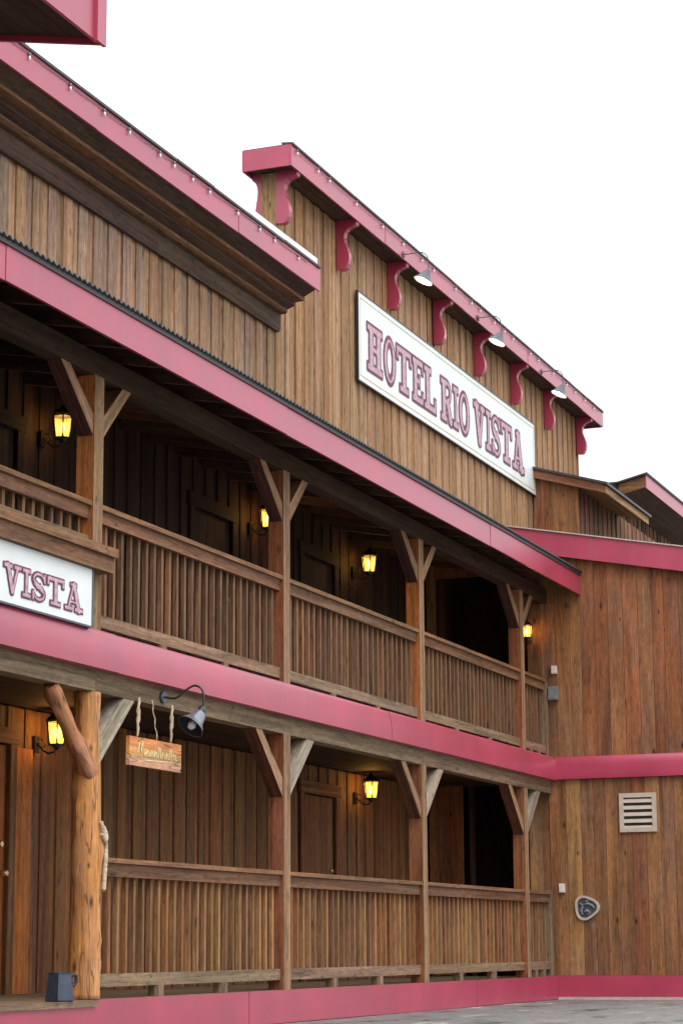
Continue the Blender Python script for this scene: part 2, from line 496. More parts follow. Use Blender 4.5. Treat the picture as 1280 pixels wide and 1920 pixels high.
# ---- walls
XF0, XF1 = 21.70, 34.51
doors_lo = [(15.05, 15.98), (22.45, 23.38)]
doors_up = [(15.05, 15.98), (19.55, 20.48), (22.45, 23.38)]
m = MB(); siding_x(m, XL, XW, ZF1 - 0.25, 2.02, YW, [C_PORCH, C_PORCH2, C_PORCH3, C_BRN, C_ORG],
                   holes=[(a, b, ZF1, ZF1 + 2.08) for a, b in doors_lo])
tag(m.build('wall', SIDING, H), 'lower porch wall of brown vertical boards')
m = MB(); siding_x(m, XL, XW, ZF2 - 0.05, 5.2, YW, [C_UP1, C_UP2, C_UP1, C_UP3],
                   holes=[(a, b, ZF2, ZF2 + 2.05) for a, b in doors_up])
tag(m.build('wall', SIDING, H), 'upper porch wall of brown boards with porch shade in their colour')
m = MB(); siding_x(m, 4.0, XF0, 5.203, 7.4, YW, [C_TAN, C_TANG, C_TAN, C_TANG])
tag(m.build('wall', SIDING, H), 'weathered tan boards between porch roof and left eave')
m = MB(); siding_x(m, XF0 + 0.003, XF1, 5.203, 8.69, YW, [C_TAN, C_TAN2, C_TAN, C_TAN2])
# thickness of the free-standing parapet, corner boards
m.box(XF0 - 0.02, XF0 + 0.001, YW - 0.026, YW + 0.16, 7.3, 8.69, jit(C_TAN2))
m.box(XF0, XF1, YW + 0.12, YW + 0.15, 7.3, 8.69, jit(C_TAN))
m.box(XF1 + 0.002, XF1 + 0.03, YW - 0.026, YW + 0.16, 5.2, 8.69, jit(C_TAN2))
tag(m.build('false_front_wall', SIDING, H), 'tall tan board false front')

# rear walls and low roofs that close the building
m = MB()
m.box(4.0, XF1, 16.0, 16.1, ZG, 7.3, C_TAN); m.box(3.95, 4.0, YW + 0.05, 16.1, ZG, 7.3, C_TAN)
m.box(XF1 - 0.05, XF1, YW + 0.2, 16.0, ZG, 7.2, C_TAN)
m.box(4.0, XF1, YW + 0.05, YW + 0.08, ZG, 7.2, C_DARKW)
m.build('rear_wall', SIDING, H)
m = MB(); m.prism([(YW + 0.17, 7.30), (16.4, 7.20), (16.4, 7.28), (YW + 0.17, 7.42)], 'x', XF0 + 0.05, XF1 + 0.1, (0.04, 0.04, 0.04))
m.build('roof', DARKROOF, H)

# ---- doors
def door(x0, x1, z0, parent, z1=None, panelcol=C_POSTO, frame=None):
    z1 = z1 or z0 + 2.05
    m = MB()
    n = 5
    for i in range(n):
        a = x0 + (x1 - x0) * i / n; b = x0 + (x1 - x0) * (i + 1) / n
        m.box(a + 0.002, b - 0.002, YW - 0.004, YW + 0.04, z0 + 0.01, z1 - 0.01, jit(panelcol, 0.08, 0.03))
    d = m.build('door', WOOD, parent)
    k = MB()
    k.tube([(x1 - 0.07, YW - 0.004, z0 + 0.98), (x1 - 0.07, YW - 0.04, z0 + 0.98), (x1 - 0.07, YW - 0.06, z0 + 0.98), (x1 - 0.07, YW - 0.085, z0 + 0.98)], [0.03, 0.014, 0.032, 0.02], 12)
    k.build('handle', BRASS, d)
    k = MB()
    k.tube([(x1 - 0.07, YW - 0.004, z0 + 1.22), (x1 - 0.07, YW - 0.03, z0 + 1.22)], [0.03, 0.022], 12)
    k.build('lock', BRASS, d)
    fa, fb = frame or (C_BRN, C_BRN)
    f = MB()
    f.box(x0 - 0.11, x0 - 0.002, YW - 0.05, YW - 0.024, z0, z1 + 0.002, jit(fa))
    f.box(x1 + 0.002, x1 + 0.11, YW - 0.05, YW - 0.024, z0, z1 + 0.002, jit(fa))
    f.box(x0 - 0.14, x1 + 0.14, YW - 0.055, YW - 0.024, z1 + 0.004, z1 + 0.14, jit(fb), grain=(1, 0, 0))
    f.build('frame', WOOD, d)
    return d
for i, (a, b) in enumerate(doors_lo):
    door(a, b, ZF1, H, panelcol=C_POSTO if i == 0 else C_BRN)
for a, b in doors_up:
    door(a, b, ZF2, H, panelcol=C_UP1, frame=(C_UP2, C_UP2))  # upper doors share the shade-darkened wall tones
# broad orange trim board beside the first lower door
m = MB()
m.box(16.10, 16.36, YW - 0.045, YW - 0.024, ZF1, 1.68, jit(C_POSTO, 0.05))
m.build('door_trim', WOOD, H)

# ---- decks
m = MB()
x = XL
while x < XW - 0.01:
    b = min(x + 0.14, XW - 0.002)
    m.box(x, b - 0.004, YP + 0.004, YW - 0.03, ZF1 - 0.04, ZF1 - 0.001 * random.random(), jit(C_GREY, 0.15), grain=(0, 1, 0))
    x += 0.14
m.build('porch_deck', WOOD, H)
m = MB()
m.box(XL + 0.01, 14.10, 7.405, YP + 0.002, ZF1 - 0.04, ZF1 + 0.003, jit(C_GREY, 0.1), grain=(1, 0, 0))
tag(m.build('deck_step', WOOD, H), 'grey deck board edge stepping forward at the log column')
m = MB()
x = XL
while x < XW - 0.01:
    b = min(x + 0.14, XW - 0.002)
    m.box(x, b - 0.004, YP + 0.01, YW - 0.03, ZF2 - 0.045, ZF2 - 0.001 * random.random(), jit(C_GREY, 0.15), grain=(0, 1, 0))
    x += 0.14
m.build('balcony_deck', WOOD, H)
m = MB()
y = YP + 0.16
while y < YW - 0.04:
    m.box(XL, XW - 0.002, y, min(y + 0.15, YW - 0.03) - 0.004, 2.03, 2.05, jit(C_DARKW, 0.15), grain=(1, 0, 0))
    y += 0.15
m.build('porch_ceiling', WOOD, H)

# ---- beams
m = MB()
for a, b in ((XL, 14.4), (14.4, 21.75), (21.75, XW - 0.03)):
    m.box(a + 0.002, b - 0.002, YP + 0.005, YP + 0.15, 1.894, 2.06, jit(C_GREY, 0.08), grain=(1, 0, 0))
tag(m.build('beam', WOOD, H), 'grey weathered beam under the middle pink band')
m = MB()
for a, b in ((XL, 18.0), (18.0, XW - 0.03)):
    m.box(a + 0.002, b - 0.002, YP + 0.005, YP + 0.15, 4.32, 4.50, jit(lin(72, 50, 37), 0.08), grain=(1, 0, 0))
tag(m.build('beam', WOOD, H), 'dark beam under the porch roof')

# ---- pink horizontal bands
def band(prof, cuts, name, label=None, parent=H, mat=PINK):
    m = MB()
    for i in range(len(cuts) - 1):
        dy = (i % 2) * 0.004
        m.prism([(p[0] - dy, p[1] + dy * 0.5) for p in prof], 'x', cuts[i] + 0.002, cuts[i + 1] - 0.002)
    o = m.build(name, mat, parent)
    if label: tag(o, label)
    return o
def fine(P, n=5):
    out = []
    for i in range(len(P) - 1):
        a, b, c, d = P[max(i - 1, 0)], P[i], P[i + 1], P[min(i + 2, len(P) - 1)]
        for k in range(n):
            t = k / n
            out.append(tuple(0.5 * (2 * b[q] + (c[q] - a[q]) * t + (2 * a[q] - 5 * b[q] + 4 * c[q] - d[q]) * t * t + (3 * b[q] - a[q] - 3 * c[q] + d[q]) * t ** 3) for q in (0, 1)))
    return out + [P[-1]]
midprof = fine([(7.545, 2.052), (7.545, 2.13), (7.550, 2.20), (7.560, 2.26), (7.575, 2.32), (7.590, 2.347)]) + [(7.66, 2.349), (7.66, 2.05)]
band(midprof, [XL, 11.5, 14.62, 20.60, XW - 0.04], 'trim_band', 'pink-red metal band along the balcony edge')
band([(YP - 0.012, ZG + 0.004), (YP - 0.012, ZF1 - 0.002), (YP + 0.003, ZF1 - 0.002), (YP + 0.003, ZG + 0.004)],
     [14.10, 17.2, 20.3, 23.4, XW - 0.035], 'kickboard', 'pink-red skirting below the porch deck')
band([(7.43, ZG + 0.004), (7.43, ZF1 - 0.042), (7.45, ZF1 - 0.042), (7.45, ZG + 0.004)], [XL, 11.4, 14.09], 'kickboard', 'pink-red skirting below the forward deck step')
m = MB(); m.box(14.075, 14.095, 7.452, YP - 0.012, ZG + 0.004, ZF1 - 0.044); m.build('kickboard_return', PINK, H)

# ---- posts and knee braces
def post(x, z0, z1, side, parent=H):
    m = MB()
    m.box(x - 0.075, x + 0.075, YP, YP + 0.15, z0, z1, jit(side, 0.06, 0.03), front=jit(C_POSTF, 0.06, 0.03))
    return m.build('post', WOOD, parent)

def brace(x, s, z_foot, z_top, run, col, fcol, parent, cutx=None):
    x0 = x + s * 0.0765
    tk = 0.22 if (s == 1 and z_foot < 2) else 0.165
    pr = [(x0, z_foot), (x0, z_foot + tk), (x0 + s * (run - tk * 0.85), z_top - 0.001), (x0 + s * run, z_top - 0.001)]
    if z_foot + tk > z_top: pr = [(x0, z_foot), (x0, z_top - 0.001), (x0 + s * run, z_top - 0.001)]
    m = MB()
    g = Vector((s * run, 0, z_top - z_foot)).normalized()
    m.prism(pr, 'y', YP + 0.012, YP + 0.135, col, grain=tuple(g))
    for i in range(len(m.f)):     # weathered front face
        vs = [m.v[k] for k in m.f[i]]
        if all(abs(v[1] - YP - 0.012) < 1e-6 for v in vs): m.col[i] = fcol
    return m.build('knee_brace', WOOD, parent)

for i, x in enumerate(PX):
    if i != 1: post(x, ZF1, 1.893, [C_POSTS, C_POSTS, C_POSTS, C_RED, C_RED][i])
    post(x, ZF2 - 0.001, 4.319, [C_POSTO, C_POSTO, C_RED, C_POSTO, C_RED][i])
    for s in (-1, 1):
        if not (i == 1 and s == -1):
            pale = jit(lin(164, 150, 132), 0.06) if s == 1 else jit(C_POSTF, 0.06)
            br = brace(x, s, 1.33, 1.893, 0.60, jit(lin(156, 144, 128), 0.05) if s == 1 else jit(lin(96, 58, 42), 0.05), pale, H)  # left brace: underside shade put into the darker colour behind the front face
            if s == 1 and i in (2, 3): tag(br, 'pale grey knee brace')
        brace(x, s, 3.84, 4.319, 0.47 if s == 1 else 0.52, jit(C_RAIL, 0.05) if s == 1 else jit(lin(80, 48, 38), 0.05), jit(C_POSTF, 0.08), H)  # left brace again coloured darker for its shaded underside
# half post against the wing
for z0, z1 in ((ZF1, 0.70), (ZF2, 3.30)):
    m = MB(); m.box(XW - 0.13, XW - 0.04, YP + 0.02, YP + 0.11, z0, z1, jit(C_GREY, 0.05)); m.build('end_post', WOOD, H)

# ---- railings
N_BAL = [0]
extra = MB()
def railing(xa, xb, zf, label, zlow=None, mode='parts', zcap=1.03):
    r_ = empty('railing', (xa, YP + 0.075, zf)); r_.parent = H
    r_.location = Vector((xa, YP + 0.075, zf)) - world_loc(H)
    tag(r_, label)
    zt = zf + zcap
    m = MB(); m.box(xa + 0.002, xb - 0.002, YP + 0.005, YP + 0.145, zt - 0.036, zt, jit(C_RAIL2, 0.06), grain=(1, 0, 0)); m.build('handrail', WOOD, r_)
    m = MB(); m.box(xa + 0.002, xb - 0.002, YP + 0.035, YP + 0.073, zt - 0.135, zt - 0.038, jit(C_RAIL, 0.08), grain=(1, 0, 0)); m.build('top_rail', WOOD, r_)
    zb = zlow if zlow else zf + (0.085 if zf < 0 else 0.045)
    m = MB(); m.box(xa + 0.002, xb - 0.002, YP + 0.035, YP + 0.073, zb, zb + 0.095, jit(C_GREY, 0.08), grain=(1, 0, 0)); m.build('bottom_rail', WOOD, r_)
    n = max(2, int(round((xb - xa) / 0.142)))
    for i in range(n):
        x = xa + (xb - xa) * (i + 0.5) / n + random.uniform(-0.004, 0.004)
        c = jit(pick(C_BALU, C_BALU, C_RAIL2, C_ORG) if zf < 0 else pick(C_RAIL, C_RAIL2, lin(124, 90, 66), C_RAIL), 0.14, 0.05)
        mm = MB() if mode == 'parts' and N_BAL[0] < 100 else extra
        t_ = random.uniform(-0.006, 0.006); dy_ = random.uniform(-0.003, 0.003)
        mm.prism([(x - 0.019, zb + 0.02), (x + 0.019, zb + 0.02), (x + 0.019 + t_, zt - 0.04), (x - 0.019 + t_, zt - 0.04)], 'y', YP + 0.0755 + dy_ if dy_ > 0 else YP + 0.0755, YP + 0.113 + dy_, c, grain=(0, 0, 1))
        if mm is not extra:
            mm.build('baluster', WOOD, r_); N_BAL[0] += 1
    if zlow is None:
        for t in (0.32, 0.66):
            x = xa + (xb - xa) * t
            mm = MB(); mm.box(x - 0.045, x + 0.045, YP + 0.02, YP + 0.11, zf, zb - 0.001, jit(C_GREY, 0.1)); mm.build('foot_block', WOOD, r_)
    return r_
h = 0.075
railing(PX[1] + h, PX[2] - h, ZF1, 'lower porch railing nearest the log column')
railing(PX[1] + h, PX[2] - h, ZF2, 'balcony railing nearest the small white sign', zcap=0.98)
railing(PX[2] + h, PX[3] - h, ZF1, 'middle lower porch railing')
railing(12.2, PX[1] - h, ZF2, 'short-baluster balcony railing above the small white sign', zlow=2.968, zcap=0.98)
railing(PX[0] + h, 12.2, ZF2, 'balcony railing left of the picture', zlow=2.968, mode='extra', zcap=0.98)
railing(PX[2] + h, PX[3] - h, ZF2, 'middle balcony railing', zcap=0.98)
railing(PX[3] + h, PX[4] - h, ZF1, 'right lower porch railing', mode='extra')
railing(PX[3] + h, PX[4] - h, ZF2, 'right balcony railing', mode='extra', zcap=0.98)
railing(PX[4] + h, XW - 0.14, ZF1, 'short lower porch railing beside the wing', mode='extra')
railing(PX[4] + h, XW - 0.14, ZF2, 'short balcony railing beside the wing', mode='extra', zcap=0.98)
tag(extra.build('baluster', WOOD, H), kind='stuff')

# ---- ledge over the small sign
m = MB()
m.box(XL, 14.44, 7.47, YP - 0.004, 2.90, 2.966, jit(C_RAIL2, 0.05), grain=(1, 0, 0))
m.box(XL, 14.43, 7.50, YP - 0.004, 2.78, 2.898, jit(C_RAIL, 0.05), grain=(1, 0, 0))
tag(m.build('ledge', WOOD, H), 'weathered ledge board above the small white sign')

# ---- porch roof
PR = empty('porch_roof', (18, 7.2, 4.4)); PR.parent = H; PR.location = Vector((18, 7.2, 4.4)) - world_loc(H)
band([(7.19, 4.405), (7.19, 4.675), (7.215, 4.675), (7.215, 4.405)], [XL, 12.2, 17.05, 22.9, XW - 0.003], 'fascia', parent=PR)
m = MB()
y = 7.217
while y < YW - 0.04:
    b = min(y + 0.14, YW - 0.03)
    z = 4.60 + SL * (y - 7.2); z2 = 4.60 + SL * (b - 7.2)
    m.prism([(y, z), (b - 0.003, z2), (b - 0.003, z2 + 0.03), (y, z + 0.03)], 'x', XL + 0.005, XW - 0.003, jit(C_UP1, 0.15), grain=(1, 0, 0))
    y = b
m.build('soffit', WOOD, PR)
m = MB()
x = XL + 0.3
while x < XW - 0.2:
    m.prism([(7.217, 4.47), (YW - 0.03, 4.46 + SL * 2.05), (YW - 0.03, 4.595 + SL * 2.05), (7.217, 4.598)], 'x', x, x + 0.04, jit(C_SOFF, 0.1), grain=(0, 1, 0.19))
    x += 0.61
m.build('rafters', WOOD, PR)
# corrugated sheet, wavy lower edge
m = MB()
n = int((XW - XL) / 0.0095)
px = []
for i in range(n + 1):
    x = XL + (XW - 0.004 - XL) * i / n
    px.append((x, 0.011 * math.sin(2 * math.pi * x / 0.076)))
for i in range(n):
    (xa, wa), (xb, wb) = px[i], px[i + 1]
    f = lambda y, wv: 4.705 + SL * (y - 7.15) + wv
    A = [(xa, 7.15, f(7.15, wa)), (xb, 7.15, f(7.15, wb)), (xb, YW - 0.03, f(YW - 0.03, wb)), (xa, YW - 0.03, f(YW - 0.03, wa))]
    B = [(p[0], p[1], p[2] - 0.006) for p in A]
    m.poly(A, smooth=True); m.poly(B[::-1], smooth=True); m.poly([B[0], B[1], A[1], A[0]])
m.build('corrugated_sheet', DARKROOF, PR)
m = MB(); m.box(XL, XW - 0.004, 7.172, 7.187, 4.655, 4.692); m.build('drip_edge', DARKROOF, PR)

# ---- left upper eave
LE = empty('left_eave', (12, 8.76, 6.8)); LE.parent = H; LE.location = Vector((12, 8.76, 6.8)) - world_loc(H)
LE.name = 'upper_eave'
cuts = [4.0, 7.1, 10.2, 13.3, 16.4, 19.5, XF0 + 0.03]
band([(8.76, 7.225), (8.76, 7.485), (8.785, 7.485), (8.785, 7.225)], cuts, 'fascia', parent=LE)
m = MB()
def stepboards(specs):
    for (pr, c) in specs:
        for a, b in ((4.0, 9.0), (9.0, 13.9), (13.9, 18.6), (18.6, XF0)):
            m.prism(pr, 'x', a + 0.002, b - 0.002, jit(tuple(q * 1.15 for q in c), 0.1), grain=(1, 0, 0))
stepboards([
    ([(YW - 0.024, 6.80), (YW - 0.024, 7.0), (YW - 0.075, 7.0), (YW - 0.075, 6.84), (YW - 0.06, 6.80)], C_SOFF),
    ([(YW - 0.024, 7.002), (YW - 0.13, 7.002), (YW - 0.16, 7.02), (YW - 0.16, 7.05), (YW - 0.024, 7.05)], C_RAIL),
    ([(YW - 0.16, 7.052), (YW - 0.25, 7.085), (YW - 0.25, 7.12), (YW - 0.024, 7.12), (YW - 0.024, 7.052)], C_SOFF),
    ([(YW - 0.25, 7.122), (YW - 0.36, 7.13), (YW - 0.36, 7.17), (YW - 0.024, 7.17), (YW - 0.024, 7.122)], C_RAIL),
    ([(8.79, 7.25), (8.79, 7.275), (YW - 0.024, 7.205), (YW - 0.024, 7.175), (YW - 0.36, 7.175)], C_SOFF)])
m.build('cornice_moulding', WOOD, LE)
m = MB(); m.prism([(8.79, 7.28), (8.79, 7.47), (16.2, 7.60), (16.2, 7.2), (YW + 0.1, 7.2)], 'x', 4.0, XF0 - 0.03, (0.04, 0.04, 0.04)); m.build('roof', DARKROOF, LE)
def drip(x0, x1, y, z, parent):
    m = MB(); x = x0
    while x < x1:
        b = min(x + random.uniform(0.85, 1.05), x1)
        dz = random.uniform(-0.004, 0.008)
        m.prism([(y - 0.022, z + dz - 0.012), (y - 0.022, z + dz + 0.014), (y + 0.12, z + 0.03 + dz), (y + 0.12, z + 0.004)], 'x', x, b - 0.012)
        x = b
    return m.build('drip_edge', DARKROOF, parent)
drip(4.0, XF0 + 0.03, 8.76, 7.492, LE)
m = MB(); m.box(19.95, 21.76, 8.80, 8.86, 7.50, 7.625); tag(m.build('flashing', SNOWW, LE), 'white flashing strip on the eave end')

# ---- cornice of the false front
CO = empty('cornice', (28, 9.0, 8.6)); CO.parent = H; CO.location = Vector((28, 9.0, 8.6)) - world_loc(H)
X0c, X1c = 21.46, 35.15
band([(8.99, 8.665), (8.99, 8.915), (9.012, 8.915), (9.012, 8.665)], [X0c, 24.5, 27.6, 30.7, 33.8, X1c], 'fascia', parent=CO)
m = MB()
m.box(X0c, X0c + 0.022, 9.014, 9.578, 8.665, 8.915)
m.build('end_fascia', PINK, CO)
m = MB(); m.box(X1c - 0.022, X1c, 9.014, 9.578, 8.665, 8.915); m.build('end_fascia', PINK, CO)
m = MB(); m.box(X0c, X1c, 9.58, 9.60, 8.665, 8.915); m.build('rear_fascia', PINK, CO)
m = MB()
for y0, y1 in ((9.014, 9.14), (9.143, 9.27), (9.27, 9.42), (9.42, 9.577)):
    m.box(X0c + 0.024, X1c - 0.024, y0, y1 - 0.003, 8.70, 8.72, jit(C_SOFF, 0.15), grain=(1, 0, 0))
m.build('soffit', WOOD, CO)
m = MB(); m.box(X0c, X1c, 9.0, 9.59, 8.916, 8.922); m.build('cap', DARKROOF, CO)
drip(X0c, X1c, 8.992, 8.925, CO)

def scroll_prof():
    # (depth outward, z) S-shaped bracket
    P = [(0, 8.09), (0.02, 8.075), (0.10, 8.075)]
    pts = [(0.125, 8.10), (0.150, 8.15), (0.163, 8.21), (0.158, 8.28), (0.135, 8.35), (0.105, 8.42), (0.095, 8.48), (0.11, 8.54), (0.15, 8.585), (0.20, 8.61), (0.255, 8.625), (0.265, 8.66), (0.265, 8.698)]
    return P + pts + [(0, 8.698)]
for i in range(8):
    x = 21.80 + 1.793 * i
    x0, x1 = (x - 0.045, x + 0.045)
    if i == 0: x0, x1 = XF0 - 0.02, XF0 + 0.07
    if i == 7: x0, x1 = XF1 - 0.07, XF1 + 0.02
    m = MB(); m.prism([(YW - 0.0255 - p[0] * 1.0, p[1]) for p in scroll_prof()], 'x', x0, x1); m.build('bracket', PINK, CO)
for x0, x1 in ((XF0 - 0.02, XF0 + 0.07), (XF1 - 0.07, XF1 + 0.02)):
    m = MB(); m.prism([(YW + 0.161 + p[0] * 0.42, p[1]) for p in scroll_prof()], 'x', x0, x1); m.build('bracket', PINK, CO)

# ---- log column
LC = empty('log_column', (14.43, 7.70, ZF1)); LC.parent = H; LC.location = Vector((14.43, 7.70, ZF1)) - world_loc(H)
C_LOG = lin(200, 138, 78); C_LOG2 = lin(178, 118, 78)
def log(pts, r0, r1, seed, col):
    rnd = random.Random(seed)
    m = MB(); n = 60; seg = 28
    A, B = Vector(pts[0]), Vector(pts[1])
    d = (B - A).normalized(); a = d.orthogonal().normalized(); b = d.cross(a)
    ph = [rnd.uniform(0, 6.28) for _ in range(6)]
    knots = [(rnd.uniform(0.05, 0.95), rnd.uniform(0, 6.28), rnd.uniform(0.015, 0.032)) for _ in range(22)]
    rings = []
    for i in range(n + 1):
        t = i / n; c = A.lerp(B, t) + a * 0.008 * math.sin(5 * t + ph[0]) + b * 0.006 * math.sin(4 * t + ph[1])
        r = r0 + (r1 - r0) * t + 0.004 * math.sin(11 * t + ph[2]) + 0.003 * math.sin(23 * t + ph[3])
        ring = []
        for k in range(seg):
            th = 2 * math.pi * k / seg
            rr = r + 0.004 * math.sin(3 * th + ph[4] + 2 * t)
            for (kt, kth, kr) in knots:
                dt = (t - kt) * (B - A).length / 0.05; dth = ((th - kth + math.pi) % (2 * math.pi) - math.pi) / 0.35
                rr += kr * 0.6 * math.exp(-dt * dt - dth * dth)
            ring.append(c + a * rr * math.cos(th) + b * rr * math.sin(th))
        rings.append(ring)
    for i in range(n):
        for k in range(seg):
            k2 = (k + 1) % seg
            # unwrap
            bq = len(m.v)
            q = [rings[i][k], rings[i][k2], rings[i + 1][k2], rings[i + 1][k]]
            m.v += [tuple(p) for p in q]; m.f.append((bq, bq + 1, bq + 2, bq + 3))
            Ls = (B - A).length
            m.uv.append([(k * 0.035, i * Ls / n), ((k + 1) * 0.035, i * Ls / n), ((k + 1) * 0.035, (i + 1) * Ls / n), (k * 0.035, (i + 1) * Ls / n)])
            m.col.append(col); m.mi.append(0); m.sm.append(True)
    m.poly(rings[0][::-1], col); m.poly(rings[-1], col)
    return m
LOGM = wood_mat('peeled_log', streak=0.45, knots=0.9, fine=0.2, wear=0.6, rough=0.55, spec=0.35, kx=6, ky=3.4, kr=0.16, sx=9, crk=10, crd=0.6)
log([(14.435, 7.70, ZF1 + 0.003), (14.42, 7.70, 1.892)], 0.122, 0.094, 3, C_LOG).build('log_trunk', LOGM, LC)
log([(14.41, 7.67, 1.26), (13.83, 7.69, 1.892)], 0.064, 0.056, 5, C_LOG2).build('log_brace', LOGM, LC)

# ---- jambs of the dark passage opening in the wing wall
# ================================================================== SIDE WING
WG = empty('hotel_wing', (30, 7, ZG), 'side wing with reddish cedar board wall, pink sloping rake board and pink bands', 'building')
zr = lambda y: 4.91 + SL * (y - 7.44)
HO = (7.99, 8.72); HU = (7.97, 9.08)
WC = [C_RED, C_ORG, C_BRN, C_MAU, C_BRN, C_ORG, C_RED, C_GOL]
m = MB()
siding_y(m, 4.92, YW - 0.03, lambda y: -0.345, lambda y: 2.066, XW, WC, holes=[(HO[0], HO[1], -0.36, 2.03)])
tag(m.build('wall', KNOTTY, WG), 'lower knotty cedar boards')
m = MB()
siding_y(m, 4.92, YW - 0.03, lambda y: 2.352, lambda y: zr(y) + 0.15, XW, WC, holes=[(HU[0], HU[1], 2.352, 4.74)])
tag(m.build('wall', KNOTTY, WG), 'upper knotty cedar boards')
# jamb boards around the dark passage
m = MB()
for z0, z1, hq in ((ZF1, 2.03, HO), (ZF2, 4.74, HU)):
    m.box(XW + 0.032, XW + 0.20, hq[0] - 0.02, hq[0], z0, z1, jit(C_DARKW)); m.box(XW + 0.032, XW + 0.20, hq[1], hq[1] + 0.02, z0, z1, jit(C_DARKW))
m.build('opening_jamb', WOOD, WG)
# other faces and roof
m = MB()
siding_x(m, XW, 36.0, ZG, 4.5, 4.92, WC, mod=0.34, over=0.17)
m.box(36.0, 36.05, 4.92, YW, ZG, 4.8, C_RED)
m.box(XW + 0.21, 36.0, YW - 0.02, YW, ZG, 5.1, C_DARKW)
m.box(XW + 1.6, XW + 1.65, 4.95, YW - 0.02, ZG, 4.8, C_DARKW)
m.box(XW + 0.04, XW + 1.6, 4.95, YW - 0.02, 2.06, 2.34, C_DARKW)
m.build('outer_wall', KNOTTY, WG)
m = MB()
def slab(m, y0, y1, x0, x1, t0, t1, col=(0.04, 0.04, 0.04)):
    m.prism([(y0, zr(y0) + t0), (y1, zr(y1) + t0), (y1, zr(y1) + t1), (y0, zr(y0) + t1)], 'x', x0, x1, col)
slab(m, 4.42, YW - 0.03, XW - 0.09, 36.2, 0.20, 0.30)
m.build('roof', DARKROOF, WG)
m = MB(); slab(m, 4.40, YW - 0.03, XW - 0.115, XW - 0.093, 0.0, 0.305); tag(m.build('fascia', PINK, WG), 'pink-red sloping rake board')
m = MB(); m.box(XW - 0.09, 36.2, 4.395, 4.415, zr(4.4), zr(4.4) + 0.28); m.build('fascia', PINK, WG)
m = MB(); slab(m, 4.39, YW - 0.03, XW - 0.14, XW - 0.08, 0.307, 0.322, ); m.build('roof_edge', BEIGE, WG)
m = MB(); slab(m, 4.42, YW - 0.03, XW - 0.09, XW + 0.0, 0.15, 0.18, C_SOFF); m.build('soffit', WOOD, WG)
wingprof = fine([(XW - 0.06, 2.068), (XW - 0.063, 2.12), (XW - 0.06, 2.2), (XW - 0.052, 2.27), (XW - 0.035, 2.32), (XW - 0.012, 2.35)]) + [(XW + 0.02, 2.35), (XW + 0.02, 2.068)]
m = MB(); m.prism([(p[0], p[1]) for p in wingprof], 'y', 4.92, YP - 0.015); tag(m.build('trim_band', PINK, WG), 'pink-red band across the wing wall')
m = MB(); m.box(XW - 0.03, XW + 0.02, 4.92, YP + 0.01, ZG + 0.035, -0.347); tag(m.build('base_board', PINK, WG), 'pink-red board at the foot of the wing wall')
m = MB(); m.box(XW - 0.045, XW - 0.0, 4.90, YP - 0.02, ZG - 0.01, ZG + 0.033); m.build('sill', BEIGE, WG)
m = MB(); m.box(XW - 0.02, XW - 0.009, YP - 0.05, YP + 0.04, -0.345, 2.05, jit(C_ORG)); m.build('corner_board', KNOTTY, WG)

# ================================================================== LEFT WING (its roof corner reaches into the picture)
LW = empty('hotel_wing', (8, 7, ZG), 'nearer wing whose pink roof corner juts into the top left', 'building')
zl = lambda y: 5.06 + 0.2 * (y - 5.5)
m = MB()
siding_y(m, 5.9, YW - 0.03, lambda y: ZG, lambda y: zl(y) + 0.15, XL, WC, side=1)
siding_x(m, 3.0, XL - 0.04, ZG, 5.2, 5.9, WC, mod=0.34, over=0.17)
m.box(2.95, 3.0, 5.9, YW, ZG, 5.2, C_RED)
m.build('wall', KNOTTY, LW)
def slab2(m, y0, y1, x0, x1, t0, t1, col=(0.04, 0.04, 0.04)):
    m.prism([(y0, zl(y0) + t0), (y1, zl(y1) + t0), (y1, zl(y1) + t1), (y0, zl(y0) + t1)], 'x', x0, x1, col)
m = MB(); slab2(m, 5.53, YW - 0.03, 2.8, 10.32, 0.30, 0.40); m.build('roof', DARKROOF, LW)
m = MB()
y = 5.53
while y < YW - 0.05:
    slab2(m, y, min(y + 0.14, YW - 0.03) - 0.003, 2.8, 10.32, 0.035, 0.06, jit(C_UP1, 0.2)); y += 0.14
m.build('soffit', WOOD, LW)
m = MB(); slab2(m, 5.503, YW - 0.03, 10.328, 10.35, 0.0, 0.42); m.build('rake_board', PINK, LW)
m = MB(); m.box(2.8, 10.30, 5.50, 5.522, 5.06, 5.52); m.build('fascia', PINK, LW)
m = MB(); m.box(10.245, 10.352, 5.478, 5.499, 5.05, 5.525); m.build('corner_trim', PINK, LW)
m = MB(); slab2(m, 5.47, YW - 0.03, 10.33, 10.37, 0.425, 0.44); m.build('drip_edge', DARKROOF, LW)

# ================================================================== DORMER BLOCK AND FAR ROOF
DB = empty('roof_addition', (34, 8.9, 5.4), 'small brown shed-roofed box on the wing roof right of the big sign', 'building')
zd = lambda y: 6.93 + 0.29 * (y - 8.16)
DC = [C_RED, C_BRN, C_ORG, C_RED]
m = MB(); siding_y(m, 8.6, YW - 0.03, lambda y: 5.2, lambda y: zd(y) - 0.05, 31.8, DC, w=0.15); m.build('side_wall', KNOTTY, DB)
m = MB(); siding_x(m, 31.8, 40.0, 5.2, 6.98, 8.62, [C_BRN, C_PORCH3, C_MAU], mod=0.28, over=0.15)
m.box(31.78, 31.86, 8.575, 8.597, 5.2, 6.98, jit(C_ORG)); m.build('front_wall', KNOTTY, DB)
m = MB(); m.prism([(8.12, zd(8.12) - 0.13), (YW - 0.03, zd(YW) - 0.13), (YW - 0.03, zd(YW) + 0.0), (8.12, zd(8.12) + 0.0)], 'x', 31.68, 31.71, jit(C_BRN), grain=(0, 1, 0.29)); m.build('rake_board', WOOD, DB)
m = MB()
